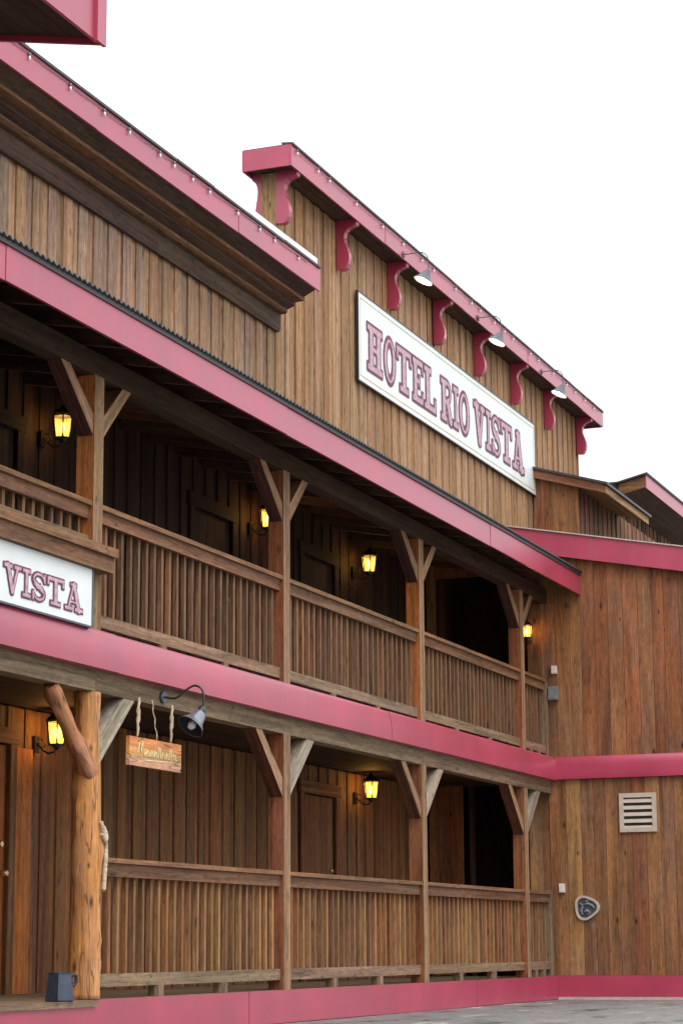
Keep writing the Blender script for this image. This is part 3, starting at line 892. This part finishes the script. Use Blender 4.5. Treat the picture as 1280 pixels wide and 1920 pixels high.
m.prism([(8.13, zd(8.13) - 0.09), (YW - 0.03, zd(YW) - 0.09), (YW - 0.03, zd(YW) - 0.065), (8.13, zd(8.13) - 0.065)], 'x', 31.712, 34.45, lin(170, 130, 84), grain=(1, 0, 0)); m.build('soffit', WOOD, DB)
m = MB(); m.box(31.712, 34.46, 8.10, 8.128, zd(8.12) - 0.13, zd(8.12) - 0.01, jit(C_TAN2), grain=(1, 0, 0)); m.build('eave_board', WOOD, DB)
m = MB(); m.prism([(8.06, zd(8.06) + 0.004), (YW - 0.03, zd(YW) + 0.004), (YW - 0.03, zd(YW) + 0.04), (8.06, zd(8.06) + 0.045)], 'x', 31.65, 34.5, (0.05, 0.05, 0.05)); m.build('roof', DARKROOF, DB)

FB = empty('far_building', (44, 10, 5.4), 'farther brown building with pink eave showing at the right edge', 'building')
m = MB(); siding_x(m, 35.2, 60.0, 5.0, 7.75, 9.12, [C_DARKW, C_MAU, C_PORCH3], mod=0.3, over=0.16)
m.box(35.17, 35.2, 9.12, 14.0, 5.0, 7.75, C_BRN); m.box(60, 60.05, 9.12, 14, 5, 7.75, C_BRN); m.box(35.2, 60, 14, 14.05, 5, 7.75, C_BRN)
m.build('wall', SIDING, FB)
m = MB(); m.prism([(8.50, 7.75), (9.1, 7.60), (9.1, 7.63), (8.50, 7.78)], 'x', 36.02, 60.2, C_SOFF); m.build('soffit', WOOD, FB)
m = MB(); m.prism([(8.48, 7.735), (8.48, 7.97), (8.505, 7.97), (8.505, 7.735)], 'x', 36.0, 60.2); m.build('fascia', PINK, FB)
m = MB(); m.prism([(8.508, 7.75), (8.508, 7.965), (8.97, 7.845), (8.97, 7.64)], 'x', 36.0, 36.03, jit(C_BRN), grain=(0, 1, 0)); m.build('end_board', WOOD, FB)
m = MB(); m.prism([(8.45, 7.975), (8.98, 7.85), (14.1, 7.84), (14.1, 7.87), (8.98, 7.88), (8.45, 8.005)], 'x', 35.95, 60.2, (0.05, 0.05, 0.05)); m.build('roof', DARKROOF, FB)

# ================================================================== LETTERED SIGNS
def seg_d(px, py, ax, ay, bx, by):
    dx, dy = bx - ax, by - ay
    t = max(0, min(1, ((px - ax) * dx + (py - ay) * dy) / (dx * dx + dy * dy + 1e-12)))
    return math.hypot(px - ax - dx * t, py - ay - dy * t)
def rect_d(px, py, x0, x1, y0, y1):
    dx = max(x0 - px, px - x1); dy = max(y0 - py, py - y1)
    if dx < 0 and dy < 0: return max(dx, dy)
    return math.hypot(max(dx, 0), max(dy, 0))
def glyph(ch, w):
    """returns distance function on [0,w]x[0,1]; western slab letters"""
    s = 0.17; st = 0.24 * min(1, w / 0.75); k = 0.15
    def serif(x0, x1, top): return (x0, x1, 1 - k, 1) if top else (x0, x1, 0, k)
    rects, segs, rings = [], [], []
    if ch == 'H':
        a = w * 0.27; b = w * 0.73
        for c in (a, b):
            rects += [(c - st / 2, c + st / 2, 0, 1), serif(c - w * .25, c + w * .25, True), serif(c - w * .25, c + w * .25, False)]
        rects += [(a, b, 0.43, 0.56)]
    elif ch == 'I':
        c = w / 2; rects += [(c - st * .55, c + st * .55, 0, 1), serif(0, w, True), serif(0, w, False)]
    elif ch == 'T':
        c = w / 2; rects += [(c - st / 2, c + st / 2, 0, 1), (0, w, 1 - k, 1), (0, w * .13, 0.68, 1), (w * .87, w, 0.68, 1), serif(w * .2, w * .8, False)]
    elif ch == 'E':
        rects += [(w * .12, w * .12 + st, 0, 1), (0, w, 1 - k, 1), (0, w, 0, k), (w * .86, w, 0.70, 1), (w * .86, w, 0, 0.3), (w * .2, w * .68, 0.44, 0.56), (w * .58, w * .7, 0.36, 0.64)]
    elif ch == 'L':
        rects += [(w * .15, w * .15 + st, 0, 1), (0, w * .58, 1 - k, 1), (0, w, 0, k), (w * .85, w, 0, 0.34)]
    elif ch == 'R':
        rects += [(w * .12, w * .12 + st, 0, 1), (0, w * .55, 1 - k, 1), (0, w * .5, 0, k), (w * .2, w * .6, 0.42, 0.54)]
        rings += [(w * .56, 0.735, w * .33, 0.265, 0.11, 'r')]
        segs += [(w * .58, 0.48, w * .84, 0.07, st * .45)]; rects += [(w * .66, w, 0, k)]
    elif ch == 'O':
        rings += [(w / 2, 0.5, w / 2, 0.5, st * 0.8, 'o')]
    elif ch == 'V':
        segs += [(w * .24, 0.93, w * .5, 0.08, st * .5), (w * .78, 0.93, w * .52, 0.08, st * .32)]
        rects += [serif(0, w * .47, True), serif(w * .58, w, True)]
    elif ch == 'A':
        segs += [(w * .47, 0.95, w * .2, 0.07, st * .3), (w * .5, 0.95, w * .77, 0.07, st * .5)]
        rects += [(w * .27, w * .72, 0.27, 0.37), serif(0, w * .42, False), serif(w * .55, w, False), (w * .3, w * .66, 0.88, 1)]
    elif ch == 'S':
        rings += [(w * .5, 0.735, w * .46, 0.265, st * .62, 's1'), (w * .5, 0.265, w * .46, 0.265, st * .62, 's2')]
        rects += [(w * .84, w * .98, 0.66, 1), (w * .02, w * .16, 0, 0.34)]
        segs += [(w * .24, 0.60, w * .76, 0.40, st * .42)]
    def f(x, y):
        d = 9
        for r in rects: d = min(d, rect_d(x, y, *r))
        for (ax, ay, bx, by, t) in segs: d = min(d, seg_d(x, y, ax, ay, bx, by) - t)
        for (cx, cy, rx, ry, t, kd) in rings:
            if kd == 'r' and x < cx: 
                continue
            if kd == 's1' and (x > cx + rx * .35 and y < cy): continue
            if kd == 's2' and (x < cx - rx * .35 and y > cy): continue
            # superellipse ring, outer radius rx,ry, thickness t
            q = math.hypot((x - cx) / rx, (y - cy) / ry)
            qi = math.hypot((x - cx) / max(rx - t, .02), (y - cy) / max(ry - 0.12, .02))
            dd = max((q - 1) * min(rx, ry), (1 - qi) * min(rx - t, ry - .12))
            d = min(d, dd)
        return d
    return f
def sdf_fill(mb, f, w, h, x0, z0, sx, sz, y, level, nx, ny, pad, mi):
    """marching squares fill of f<level over [-pad,w+pad]x[-pad,h+pad] placed on the plane y"""
    X = [-pad + (w + 2 * pad) * i / nx for i in range(nx + 1)]; Z = [-pad + (h + 2 * pad) * j / ny for j in range(ny + 1)]
    V = [[f(X[i], Z[j]) - level for j in range(ny + 1)] for i in range(nx + 1)]
    for i in range(nx):
        j = 0
        while j < ny:
            c = [(i, j), (i + 1, j), (i + 1, j + 1), (i, j + 1)]
            v = [V[a][b] for a, b in c]
            if all(t < 0 for t in v):
                j2 = j
                while j2 + 1 < ny and V[i][j2 + 2] < 0 and V[i + 1][j2 + 2] < 0: j2 += 1
                pts = [(X[i], Z[j]), (X[i + 1], Z[j]), (X[i + 1], Z[j2 + 1]), (X[i], Z[j2 + 1])]
                j = j2 + 1
            elif all(t >= 0 for t in v):
                j += 1; continue
            else:
                pts = []
                for q in range(4):
                    a, b = c[q], c[(q + 1) % 4]; va, vb = v[q], v[(q + 1) % 4]
                    if va < 0: pts.append((X[a[0]], Z[a[1]]))
                    if (va < 0) != (vb < 0):
                        t = va / (va - vb)
                        pts.append((X[a[0]] + (X[b[0]] - X[a[0]]) * t, Z[a[1]] + (Z[b[1]] - Z[a[1]]) * t))
                j += 1
            if len(pts) >= 3:
                mb.poly([(x0 + p[0] * sx, y, z0 + p[1] * sz) for p in pts], mi=mi)

UP = [('H', 24.20, 24.78), ('O', 24.83, 25.27), ('T', 25.31, 25.90), ('E', 25.94, 26.38), ('L', 26.42, 26.92),
      ('R', 27.13, 27.64), ('I', 27.67, 27.91), ('O', 27.95, 28.42), ('V', 28.63, 29.17), ('I', 29.20, 29.46),
      ('S', 29.50, 29.94), ('T', 29.98, 30.54), ('A', 30.56, 31.18)]
def letters(parent, tab, z0, z1, y):
    hh = z1 - z0
    for ch, a, b in tab:
        w = (b - a) / hh
        f = glyph(ch, w)
        m = MB()
        sdf_fill(m, f, w, 1.0, a, z0, hh, hh, y, 0.046, max(16, int(40 * w)), 44, 0.08, 0)
        sdf_fill(m, f, w, 1.0, a, z0, hh, hh, y - 0.0035, -0.018, max(16, int(40 * w)), 44, 0.08, 1)
        m.build('letter', [LETOUT, LETIN], parent)

def signboard(name, x0, x1, z0, z1, y, th, label, tab, lz0, lz1, line=0.07):
    S_ = empty(name, ((x0 + x1) / 2, y, z0), label, 'sign')
    m = MB(); m.box(x0, x1, y, y + th, z0, z1); m.build('panel', WHITE, S_)
    m = MB(); e = 0.015
    m.box(x0 - e, x1 + e, y - 0.008, y + th + 0.004, z1 + 0.001, z1 + e); m.box(x0 - e, x1 + e, y - 0.004, y + th + 0.004, z0 - e, z0 - 0.001)
    m.box(x0 - e, x0 - 0.001, y - 0.006, y + th + 0.002, z0, z1); m.box(x1 + 0.001, x1 + e, y - 0.006, y + th + 0.002, z0, z1)
    m.build('frame', BLACK if line else GREYM, S_)
    if line:
        m = MB(); t = 0.012
        a0, a1, b0, b1 = x0 + line, x1 - line, z0 + line, z1 - line
        m.box(a0, a1, y - 0.003, y - 0.0005, b1, b1 + t); m.box(a0, a1, y - 0.003, y - 0.0005, b0 - t, b0)
        m.box(a0 - t, a0 - 0.001, y - 0.003, y - 0.0005, b0 - t, b1 + t); m.box(a1 + 0.001, a1 + t, y - 0.003, y - 0.0005, b0 - t, b1 + t)
        m.build('pinstripe', GOLD, S_)
    letters(S_, tab, lz0, lz1, y - 0.004)
    return S_
signboard('hotel_sign', 24.17, 31.80, 6.86, 7.98, 9.235, 0.03, 'large white signboard lettered HOTEL RIO VISTA on the tall false front', [(c, 24.45 + (a - 24.20) * 0.965, 24.45 + (b - 24.20) * 0.965) for c, a, b in UP], 7.06, 7.66)
kf = 0.451
LOW = [(c, 12.87 + (a - 28.63) * kf, 12.87 + (b - 28.63) * kf) for c, a, b in UP]
signboard('porch_sign', 10.45, 14.165, 2.352, 2.775, 7.545, 0.05, 'smaller white signboard ending in VISTA on the balcony edge', LOW, 2.42, 2.625, line=0)

# ================================================================== WOODEN HANGING SIGN
HS = empty('hanging_sign', (15.17, 7.5, 1.38), 'small orange-brown wooden sign with cream script hanging from the porch beam', 'sign')
m = MB()
for i in range(3):
    z = 1.37 + i * 0.073
    m.box(14.72, 15.62, 7.50, 7.53, z, z + 0.0725, jit([lin(206, 150, 112), lin(214, 150, 84), lin(210, 140, 80)][i], 0.05), grain=(1, 0, 0))
m.build('board', LOGM, HS)
m = MB()
def stroke(pts, r=0.007):
    m.tube([(p[0], 7.4995, p[1]) for p in pts], r * 0.62, 6, cap=True)
bx, bz = 14.86, 1.45
stroke([(bx, bz - .01), (bx + .03, bz + .10), (bx + .05, bz + .02), (bx + .08, bz + .11), (bx + .10, bz + .0), (bx + .13, bz + .03)], 0.009)
x = bx + .15
for i in range(8):
    hgt = 0.05 if i not in (3, 6) else 0.09
    stroke([(x, bz), (x + .012, bz + hgt), (x + .03, bz + hgt * .9), (x + .035, bz + .005), (x + .06, bz + .012)], 0.0075)
    x += 0.067
stroke([(bx + .12, bz - .03), (bx + .35, bz - .022), (bx + .62, bz - .012)], 0.006)
m.build('script_lettering', CREAM, HS)
def ropeline(x0, x1, z0, z1, y, n=9, r=0.012, amp=0.006):
    return [(x0 + (x1 - x0) * i / n + amp * math.sin(i * 1.9), y, z0 + (z1 - z0) * i / n) for i in range(n + 1)]
for xa, xb, r in ((14.90, 14.88, 0.011), (15.48, 15.46, 0.011)):
    m = MB()
    pts = ropeline(xa, xb, 1.895, 1.588, 7.515)
    m.tube(pts, [r * (0.6 if i in (0, 9) else 1.1 if i % 2 else 0.8) * (1.5 if 2 < i < 6 else 1) for i in range(10)], 8)
    m.build('rope', ROPE, HS)
m = MB(); m.tube(ropeline(15.12, 15.22, 1.895, 1.588, 7.515, amp=0.012), 0.005, 6); m.build('cord', ROPE, HS)

# ================================================================== LANTERNS
def make_lantern():
    """origin at the wall plate centre; lantern stands out along -Y"""
    T = empty('wall_lantern', (0, 0, 0))
    m = MB(); m.box(-0.045, 0.045, -0.02, 0.0, -0.19, -0.03)
    m.build('wall_plate', BLACK, T)
    m = MB()
    m.tube([(0, -0.02, -0.10), (0, -0.07, -0.16), (0, -0.13, -0.20), (0, -0.19, -0.19), (0, -0.215, -0.15)], 0.010, 8)
    m.tube([(0, -0.03, -0.06), (0, -0.08, -0.07), (0, -0.10, -0.12), (0, -0.07, -0.15)], 0.006, 6)
    m.build('scroll_arm', BLACK, T)
    cy = -0.215; n = 6
    def ring(r, z): return [(r * math.cos(2 * math.pi * (k + .5) / n), cy + r * math.sin(2 * math.pi * (k + .5) / n), z) for k in range(n)]
    m = MB()
    zb, zt, rb, rt = -0.12, 0.10, 0.075, 0.10
    a, b = ring(rb, zb), ring(rt, zt)
    for k in range(n):
        m.tube([a[k], b[k]], 0.007, 6)
        m.tube([a[k], a[(k + 1) % n]], 0.008, 6); m.tube([b[k], b[(k + 1) % n]], 0.009, 6)
        mid0 = [(a[k][q] + b[k][q]) / 2 for q in range(3)]; k2 = (k + 1) % n; mid1 = [(a[k2][q] + b[k2][q]) / 2 for q in range(3)]
    m.poly(ring(rb, zb - 0.01)[::-1])
    m.tube([(0, cy, zb - 0.05), (0, cy, zb - 0.03), (0, cy, zb), ], [0.012, 0.03, 0.06], 10)
    m.build('cage', BLACK, T)
    m = MB()
    R0, R1, R2, R3 = ring(0.125, zt + 0.005), ring(0.07, zt + 0.055), ring(0.03, zt + 0.08), ring(0.012, zt + 0.115)
    for A, B in ((R0, R1), (R1, R2), (R2, R3)):
        for k in range(n): m.poly([A[k], A[(k + 1) % n], B[(k + 1) % n], B[k]])
    m.poly(R0[::-1]); m.poly(R3)
    m.build('roof_cap', BLACK, T)
    m = MB()
    a, b = ring(rb - 0.006, zb + 0.004), ring(rt - 0.006, zt - 0.004)
    for k in range(n): m.poly([a[k], a[(k + 1) % n], b[(k + 1) % n], b[k]])
    m.build('glass', GLASSG, T)
    m = MB()
    m.tube([(0, cy, -0.07), (0, cy, -0.055), (0, cy, -0.02), (0, cy, 0.02), (0, cy, 0.045)], [0.008, 0.016, 0.022, 0.018, 0.006], 12)
    bl = m.build('bulb', BULBG, T)
    return T
lan = make_lantern()
spots = [(16.43, YW - 0.028, 4.52, 0, 'lit lantern on the dark balcony wall left of the first balcony post', 9),
         (20.97, YW - 0.028, 4.52, 0, 'lit balcony lantern mostly hidden behind the second post', 6),
         (24.02, YW - 0.028, 4.52, 0, 'lit lantern on the balcony wall between the middle posts', 6),
         (16.43, YW - 0.028, 1.83, 0, 'lit lantern on the lower porch wall behind the log brace', 9),
         (24.02, YW - 0.028, 1.83, 0, 'lit lantern on the lower porch wall under the balcony lantern', 6),
         (XW - 0.012, 7.86, 3.96, -90, 'small lit lantern on the wing wall at the end of the balcony', 2)]
for i, (x, y, z, rz, lab, pw) in enumerate(spots):
    t = lan if i == 0 else copy_tree(lan)
    t.location = (x, y, z); t.rotation_euler = (0, 0, R(rz)); t.scale = (0.92, 0.95, 0.9) if rz == 0 else (0.7, 0.7, 0.7)
    tag(t, lab, 'lantern', 'wall lanterns on the hotel porches')
    ld = bpy.data.lights.new('lantern_light', 'POINT'); ld.energy = pw * (0.42 if z > 3 else 0.6); ld.color = (1.0, 0.56, 0.18); ld.shadow_soft_size = 0.055
    lo = bpy.data.objects.new('lantern_light', ld); scene.collection.objects.link(lo)
    lo.parent = t; lo.location = (0, -0.145, 0.0) if False else (0, -0.215, 0.0)

# ================================================================== GOOSENECK LAMPS
def arc(pts, n=10):
    """Catmull-Rom through points"""
    P = [Vector(p) for p in pts]; P = [P[0]] + P + [P[-1]]
    out = []
    for i in range(1, len(P) - 2):
        for k in range(n):
            t = k / n
            out.append(0.5 * ((2 * P[i]) + (-P[i - 1] + P[i + 1]) * t + (2 * P[i - 1] - 5 * P[i] + 4 * P[i + 1] - P[i + 2]) * t * t + (-P[i - 1] + 3 * P[i] - 3 * P[i + 1] + P[i + 2]) * t ** 3))
    out.append(P[-2])
    return out
def shade_cone(m, apex, axis, L_, r0, r1, seg=20, mi_out=0, mi_in=1):
    apex = Vector(apex); d = Vector(axis).normalized(); a = d.orthogonal().normalized(); b = d.cross(a)
    prof = [(0, r0), (L_ * .12, r0 * 1.25), (L_ * .55, r1 * .62), (L_, r1)]
    for off, mi, rev in ((0, mi_out, False), (-0.006, mi_in, True)):
        for i in range(3):
            for k in range(seg):
                def P(i_, k_):
                    th = 2 * math.pi * k_ / seg; t, r = prof[i_]
                    return apex + d * t + (a * math.cos(th) + b * math.sin(th)) * max(r + off, .003)
                q = [P(i, k), P(i + 1, k), P(i + 1, k + 1), P(i, k + 1)]
                m.poly(q if not rev else q[::-1], mi=mi, smooth=True)
    # rim
    for k in range(seg):
        th0, th1 = 2 * math.pi * k / seg, 2 * math.pi * (k + 1) / seg
        e = lambda th, r: apex + d * L_ + (a * math.cos(th) + b * math.sin(th)) * r
        m.poly([e(th0, r1), e(th1, r1), e(th1, r1 - .006), e(th0, r1 - .006)], mi=mi_in)
def goose_upper(x, label):
    T = empty('gooseneck_lamp', (x, 9.0, 8.72), label, 'lamp', 'gooseneck lamps over the large sign')
    m = MB(); m.tube([(x, 8.988, 8.72), (x, 8.97, 8.72)], [0.045, 0.04], 12); m.build('base_plate', GREYM, T)
    m = MB(); m.tube(arc([(x, 8.97, 8.72), (x, 8.86, 8.72), (x, 8.74, 8.72), (x, 8.665, 8.66), (x, 8.65, 8.56), (x, 8.65, 8.46)]), 0.007, 8); m.build('arm', GREYM, T)
    m = MB(); shade_cone(m, (x, 8.65, 8.47), (-0.20, 0.42, -1.0), 0.16, 0.03, 0.128); m.build('shade', [GREYM, SNOWW], T)
    m = MB(); m.tube([(x - .01, 8.675, 8.41), (x - .018, 8.69, 8.37), (x - .023, 8.70, 8.345)], [0.02, 0.035, 0.015], 10); m.build('bulb', BULB, T)
    ld = bpy.data.lights.new('lamp_light', 'POINT'); ld.energy = 0.7; ld.color = (1.0, 0.86, 0.66); ld.shadow_soft_size = 0.03
    lo = bpy.data.objects.new('lamp_light', ld); scene.collection.objects.link(lo); lo.parent = T; lo.location = (-.04, -.275, -.40)
for i, x in enumerate((25.15, 28.25, 31.42)):
    goose_upper(x, ['gooseneck lamp over the word HOTEL on the large sign', 'gooseneck lamp over the word RIO on the large sign', 'gooseneck lamp over the word VISTA on the large sign'][i])

T = empty('gooseneck_lamp', (15.25, YP, 1.97), 'black gooseneck lamp with open reflector in front of the hanging wooden sign', 'lamp')
x = 15.52
m = MB(); m.tube([(x, YP + 0.003, 1.965), (x, YP - 0.02, 1.965)], [0.05, 0.045], 14); m.build('base_plate', GREYM, T)
m = MB(); m.tube(arc([(x, YP - 0.02, 1.965), (x, 7.50, 1.955), (x, 7.42, 2.01), (x, 7.34, 2.045), (x, 7.275, 2.01), (x, 7.262, 1.93), (x, 7.27, 1.86)]), 0.009, 8); m.build('arm', BLACK, T)
m = MB(); m.tube([(x, 7.27, 1.875), (x - .01, 7.275, 1.84), (x - .025, 7.285, 1.80)], [0.026, 0.036, 0.04], 12); m.build('socket', BLACK, T)
m = MB(); shade_cone(m, (x - .015, 7.28, 1.82), (-0.62, 0.30, -0.75), 0.15, 0.045, 0.115, 24); m.build('shade', [GALV, GREYM], T)
m = MB(); m.tube([(x - .06, 7.30, 1.765), (x - .09, 7.32, 1.72), (x - .105, 7.33, 1.70)], [0.02, 0.036, 0.02], 10); m.build('bulb', BULB, T)
# ================================================================== STRING LIGHTS
def string_lights(x0, x1, y, z, label, step=0.46):
    T = empty('string_lights', (x0, y, z), label, 'string lights')
    pts = []; bulbs = []
    x = x0
    while x < x1:
        pts += [(x, y - 0.010, z + random.uniform(-.004, .004)), (x + step * .5, y - 0.010, z - random.uniform(.006, .018))]
        bulbs.append((x + random.uniform(-.05, .05), z)); x += step * random.uniform(.6, 1.5)
    m = MB(); m.tube(pts, 0.0035, 5); m.build('wire', GREYBOX, T)
    for (bx, bz) in bulbs:
        m = MB()
        m.tube([(bx, y - 0.012, bz + .004), (bx, y - 0.013, bz - .022)], 0.010, 6, mi=0)
        m.tube([(bx, y - 0.013, bz - .022), (bx, y - 0.014, bz - .04), (bx, y - 0.014, bz - .058), (bx, y - .014, bz - .066)], [0.007, 0.011, 0.009, 0.003], 8, mi=1)
        m.build('bulb', [GREYBOX, BULB], T)
string_lights(14.6, 21.6, 8.757, 7.455, 'string of small clear bulbs along the left upper eave')
string_lights(21.6, 35.0, 8.984, 8.885, 'string of small clear bulbs along the false-front cornice', 0.62)

# ================================================================== WING WALL FITTINGS
# louvred vent
V = empty('wall_vent', (XW - 0.01, 6.52, 1.40), 'beige square louvred vent high on the lower wing wall', 'vent')
y0, y1, z0, z1 = 6.29, 6.76, 1.39, 1.87
xf = XW - 0.012
m = MB()
b_ = 0.055
m.box(xf - 0.02, xf, y0, y1, z0, z0 + b_); m.box(xf - 0.02, xf, y0, y1, z1 - b_, z1)
m.box(xf - 0.02, xf, y0, y0 + b_, z0 + b_, z1 - b_); m.box(xf - 0.02, xf, y1 - b_, y1, z0 + b_, z1 - b_)
m.build('frame', BEIGE, V)
m = MB(); m.box(xf - 0.003, xf, y0 + b_, y1 - b_, z0 + b_, z1 - b_); m.build('dark_backing', BLACK, V)
hh = (z1 - z0 - 2 * b_) / 4.5
for i in range(5):
    zz = z0 + b_ + hh * (i - 0.28)
    m = MB()
    za, zb_ = max(zz, z0 + b_), min(zz + hh * 0.55, z1 - b_)
    if zb_ - za > 0.004:
        m.prism([(xf - 0.020, za), (xf - 0.006, zb_), (xf - 0.004, zb_), (xf - 0.017, za)], 'y', y0 + b_, y1 - b_)
        m.build('louvre', BEIGE, V)

# rounded triangular plaque
PQ = empty('wall_plaque', (XW - 0.01, 7.21, 0.33), 'rounded triangular grey plaque with dark carved centre on the wing wall', 'plaque')
def heart(k, n=48):
    pts = []
    for i in range(n):
        th = 2 * math.pi * i / n
        r = 0.155 * (1 + 0.10 * math.cos(3 * (th - R(5))) )
        yy, zz = r * math.cos(th) * 1.0, r * math.sin(th) * 0.95
        pts.append((7.215 - (yy * k), 0.475 + (zz + 0.10 * yy * 0) * k))
    return pts
def plate(m, outer, inner, x0, x1):
    n = len(outer)
    for i in range(n):
        j = (i + 1) % n
        o0, o1, i0, i1 = outer[i], outer[j], inner[i], inner[j]
        m.poly([(x0, *o0), (x0, *i0), (x0, *i1), (x0, *o1)][::-1])
        m.poly([(x0, *o0), (x0, *o1), (x1, *o1), (x1, *o0)]); m.poly([(x0, *i0), (x1, *i0), (x1, *i1), (x0, *i1)])
m = MB(); plate(m, heart(1), heart(0.80), xf - 0.03, xf); m.build('rim', BEIGE, PQ)
m = MB(); m.poly([(xf - 0.012, *p) for p in heart(0.81)][::-1]); m.build('backing', GREYM, PQ)
m = MB()
def relief(pts, r):
    m.tube([(xf - 0.016, 7.215 - p[0], 0.475 + p[1]) for p in pts], r, 8)
relief([(-.09, .05), (-.04, .03), (-.07, -.03), (-.05, -.09)], 0.014)
relief([(-.04, .03), (.02, .05), (.07, .03), (.10, -.01)], 0.015)
relief([(-.03, -.06), (.01, -.03), (.04, -.06), (.0, -.09)], 0.016)
relief([(.02, .09), (-.02, .06)], 0.010)
m.build('carving', GREYBOX, PQ)

def small_box(name, y, z, w_, h_, mat, label, cat, d=0.04, x=None):
    T = empty(name, (XW, y, z), label, cat)
    x = x or xf
    m = MB(); m.box(x - d, x, y - w_ / 2, y + w_ / 2, z - h_ / 2, z + h_ / 2); m.build('housing', mat, T)
    m = MB(); m.box(x - d - 0.006, x - d - 0.0005, y - w_ / 2 * .8, y + w_ / 2 * .8, z - h_ / 2 * .8, z + h_ / 2 * .8); m.build('cover', mat, T)
small_box('outlet_box', 7.52, 0.72, 0.07, 0.11, PALE, 'small white outlet box at rail height on the lower wing wall', 'outlet')
small_box('outlet_box', 7.55, 3.46, 0.07, 0.10, PALE, 'small white outlet box on the upper wing wall by the balcony end', 'outlet')
small_box('junction_box', 7.565, 3.16, 0.12, 0.17, GREYBOX, 'grey junction box at the balcony railing end', 'electrical box', d=0.07, x=XW - 0.012)

# ================================================================== PAIL AND ROPE
B = empty('pail', (13.70, 7.50, ZF1), 'dark blue tapered metal pail standing on the deck beside the log column', 'pail')
m = MB()
cx, cy, n = 13.69, 7.49, 6
rings = []
for z, r in ((0.003, 0.108), (0.012, 0.11), (0.10, 0.1), (0.185, 0.09), (0.20, 0.092), (0.20, 0.082), (0.19, 0.08)):
    rings.append([(cx + r * math.cos(2 * math.pi * (k + .35) / n), cy + r * math.sin(2 * math.pi * (k + .35) / n), ZF1 + 0.003 + z) for k in range(n)])
for A, Bq in zip(rings, rings[1:]):
    for k in range(n): m.poly([A[k], A[(k + 1) % n], Bq[(k + 1) % n], Bq[k]])
m.poly(rings[0][::-1]); m.poly(rings[-1])
m.build('body', PAIL, B)
m = MB(); m.tube(arc([(cx + 0.06, cy - 0.05, ZF1 + 0.18), (cx + 0.095, cy - 0.07, ZF1 + 0.18), (cx + 0.095, cy - 0.07, ZF1 + 0.13), (cx + 0.07, cy - 0.05, ZF1 + 0.10)]), 0.012, 8); m.build('handle', BLACK, B)

RP = empty('rope_tie', (14.08, 7.36, 0.5), 'pale rope knotted round the log column and hanging down', 'rope')
m = MB()
a0 = (14.43, 7.70)
rr = 0.126
loop = [(a0[0] + rr * math.cos(t), a0[1] + rr * math.sin(t), 0.80 + 0.05 * math.cos(t + 0.6)) for t in [2 * math.pi * k / 22 for k in range(23)]]
m.tube(loop, 0.0, 6) if False else None
def onlog(th, z, off=0.0):
    r = 0.118 + off
    th -= 26
    return (a0[0] + r * math.cos(R(th)), a0[1] + r * math.sin(R(th)), z)
m.tube(arc([onlog(-62, .93), onlog(-52, .86, .01), onlog(-38, .80, .02), onlog(-22, .78, .03), onlog(-18, .72, .035), onlog(-28, .66, .03), onlog(-32, .58, .022), onlog(-42, .50, .02), onlog(-50, .43, .02)], 6), 0.017, 8)
m.tube(arc([onlog(-10, .90, .02), onlog(-18, .85, .035), onlog(-30, .80, .03), onlog(-44, .80, .016), onlog(-60, .84, .01)], 6), 0.015, 8)
m.tube(arc([onlog(-28, .62, .03), onlog(-36, .57, .03), onlog(-46, .52, .018), onlog(-44, .42, .018)], 6), 0.010, 8)
m.build('rope_strands', ROPE, RP)
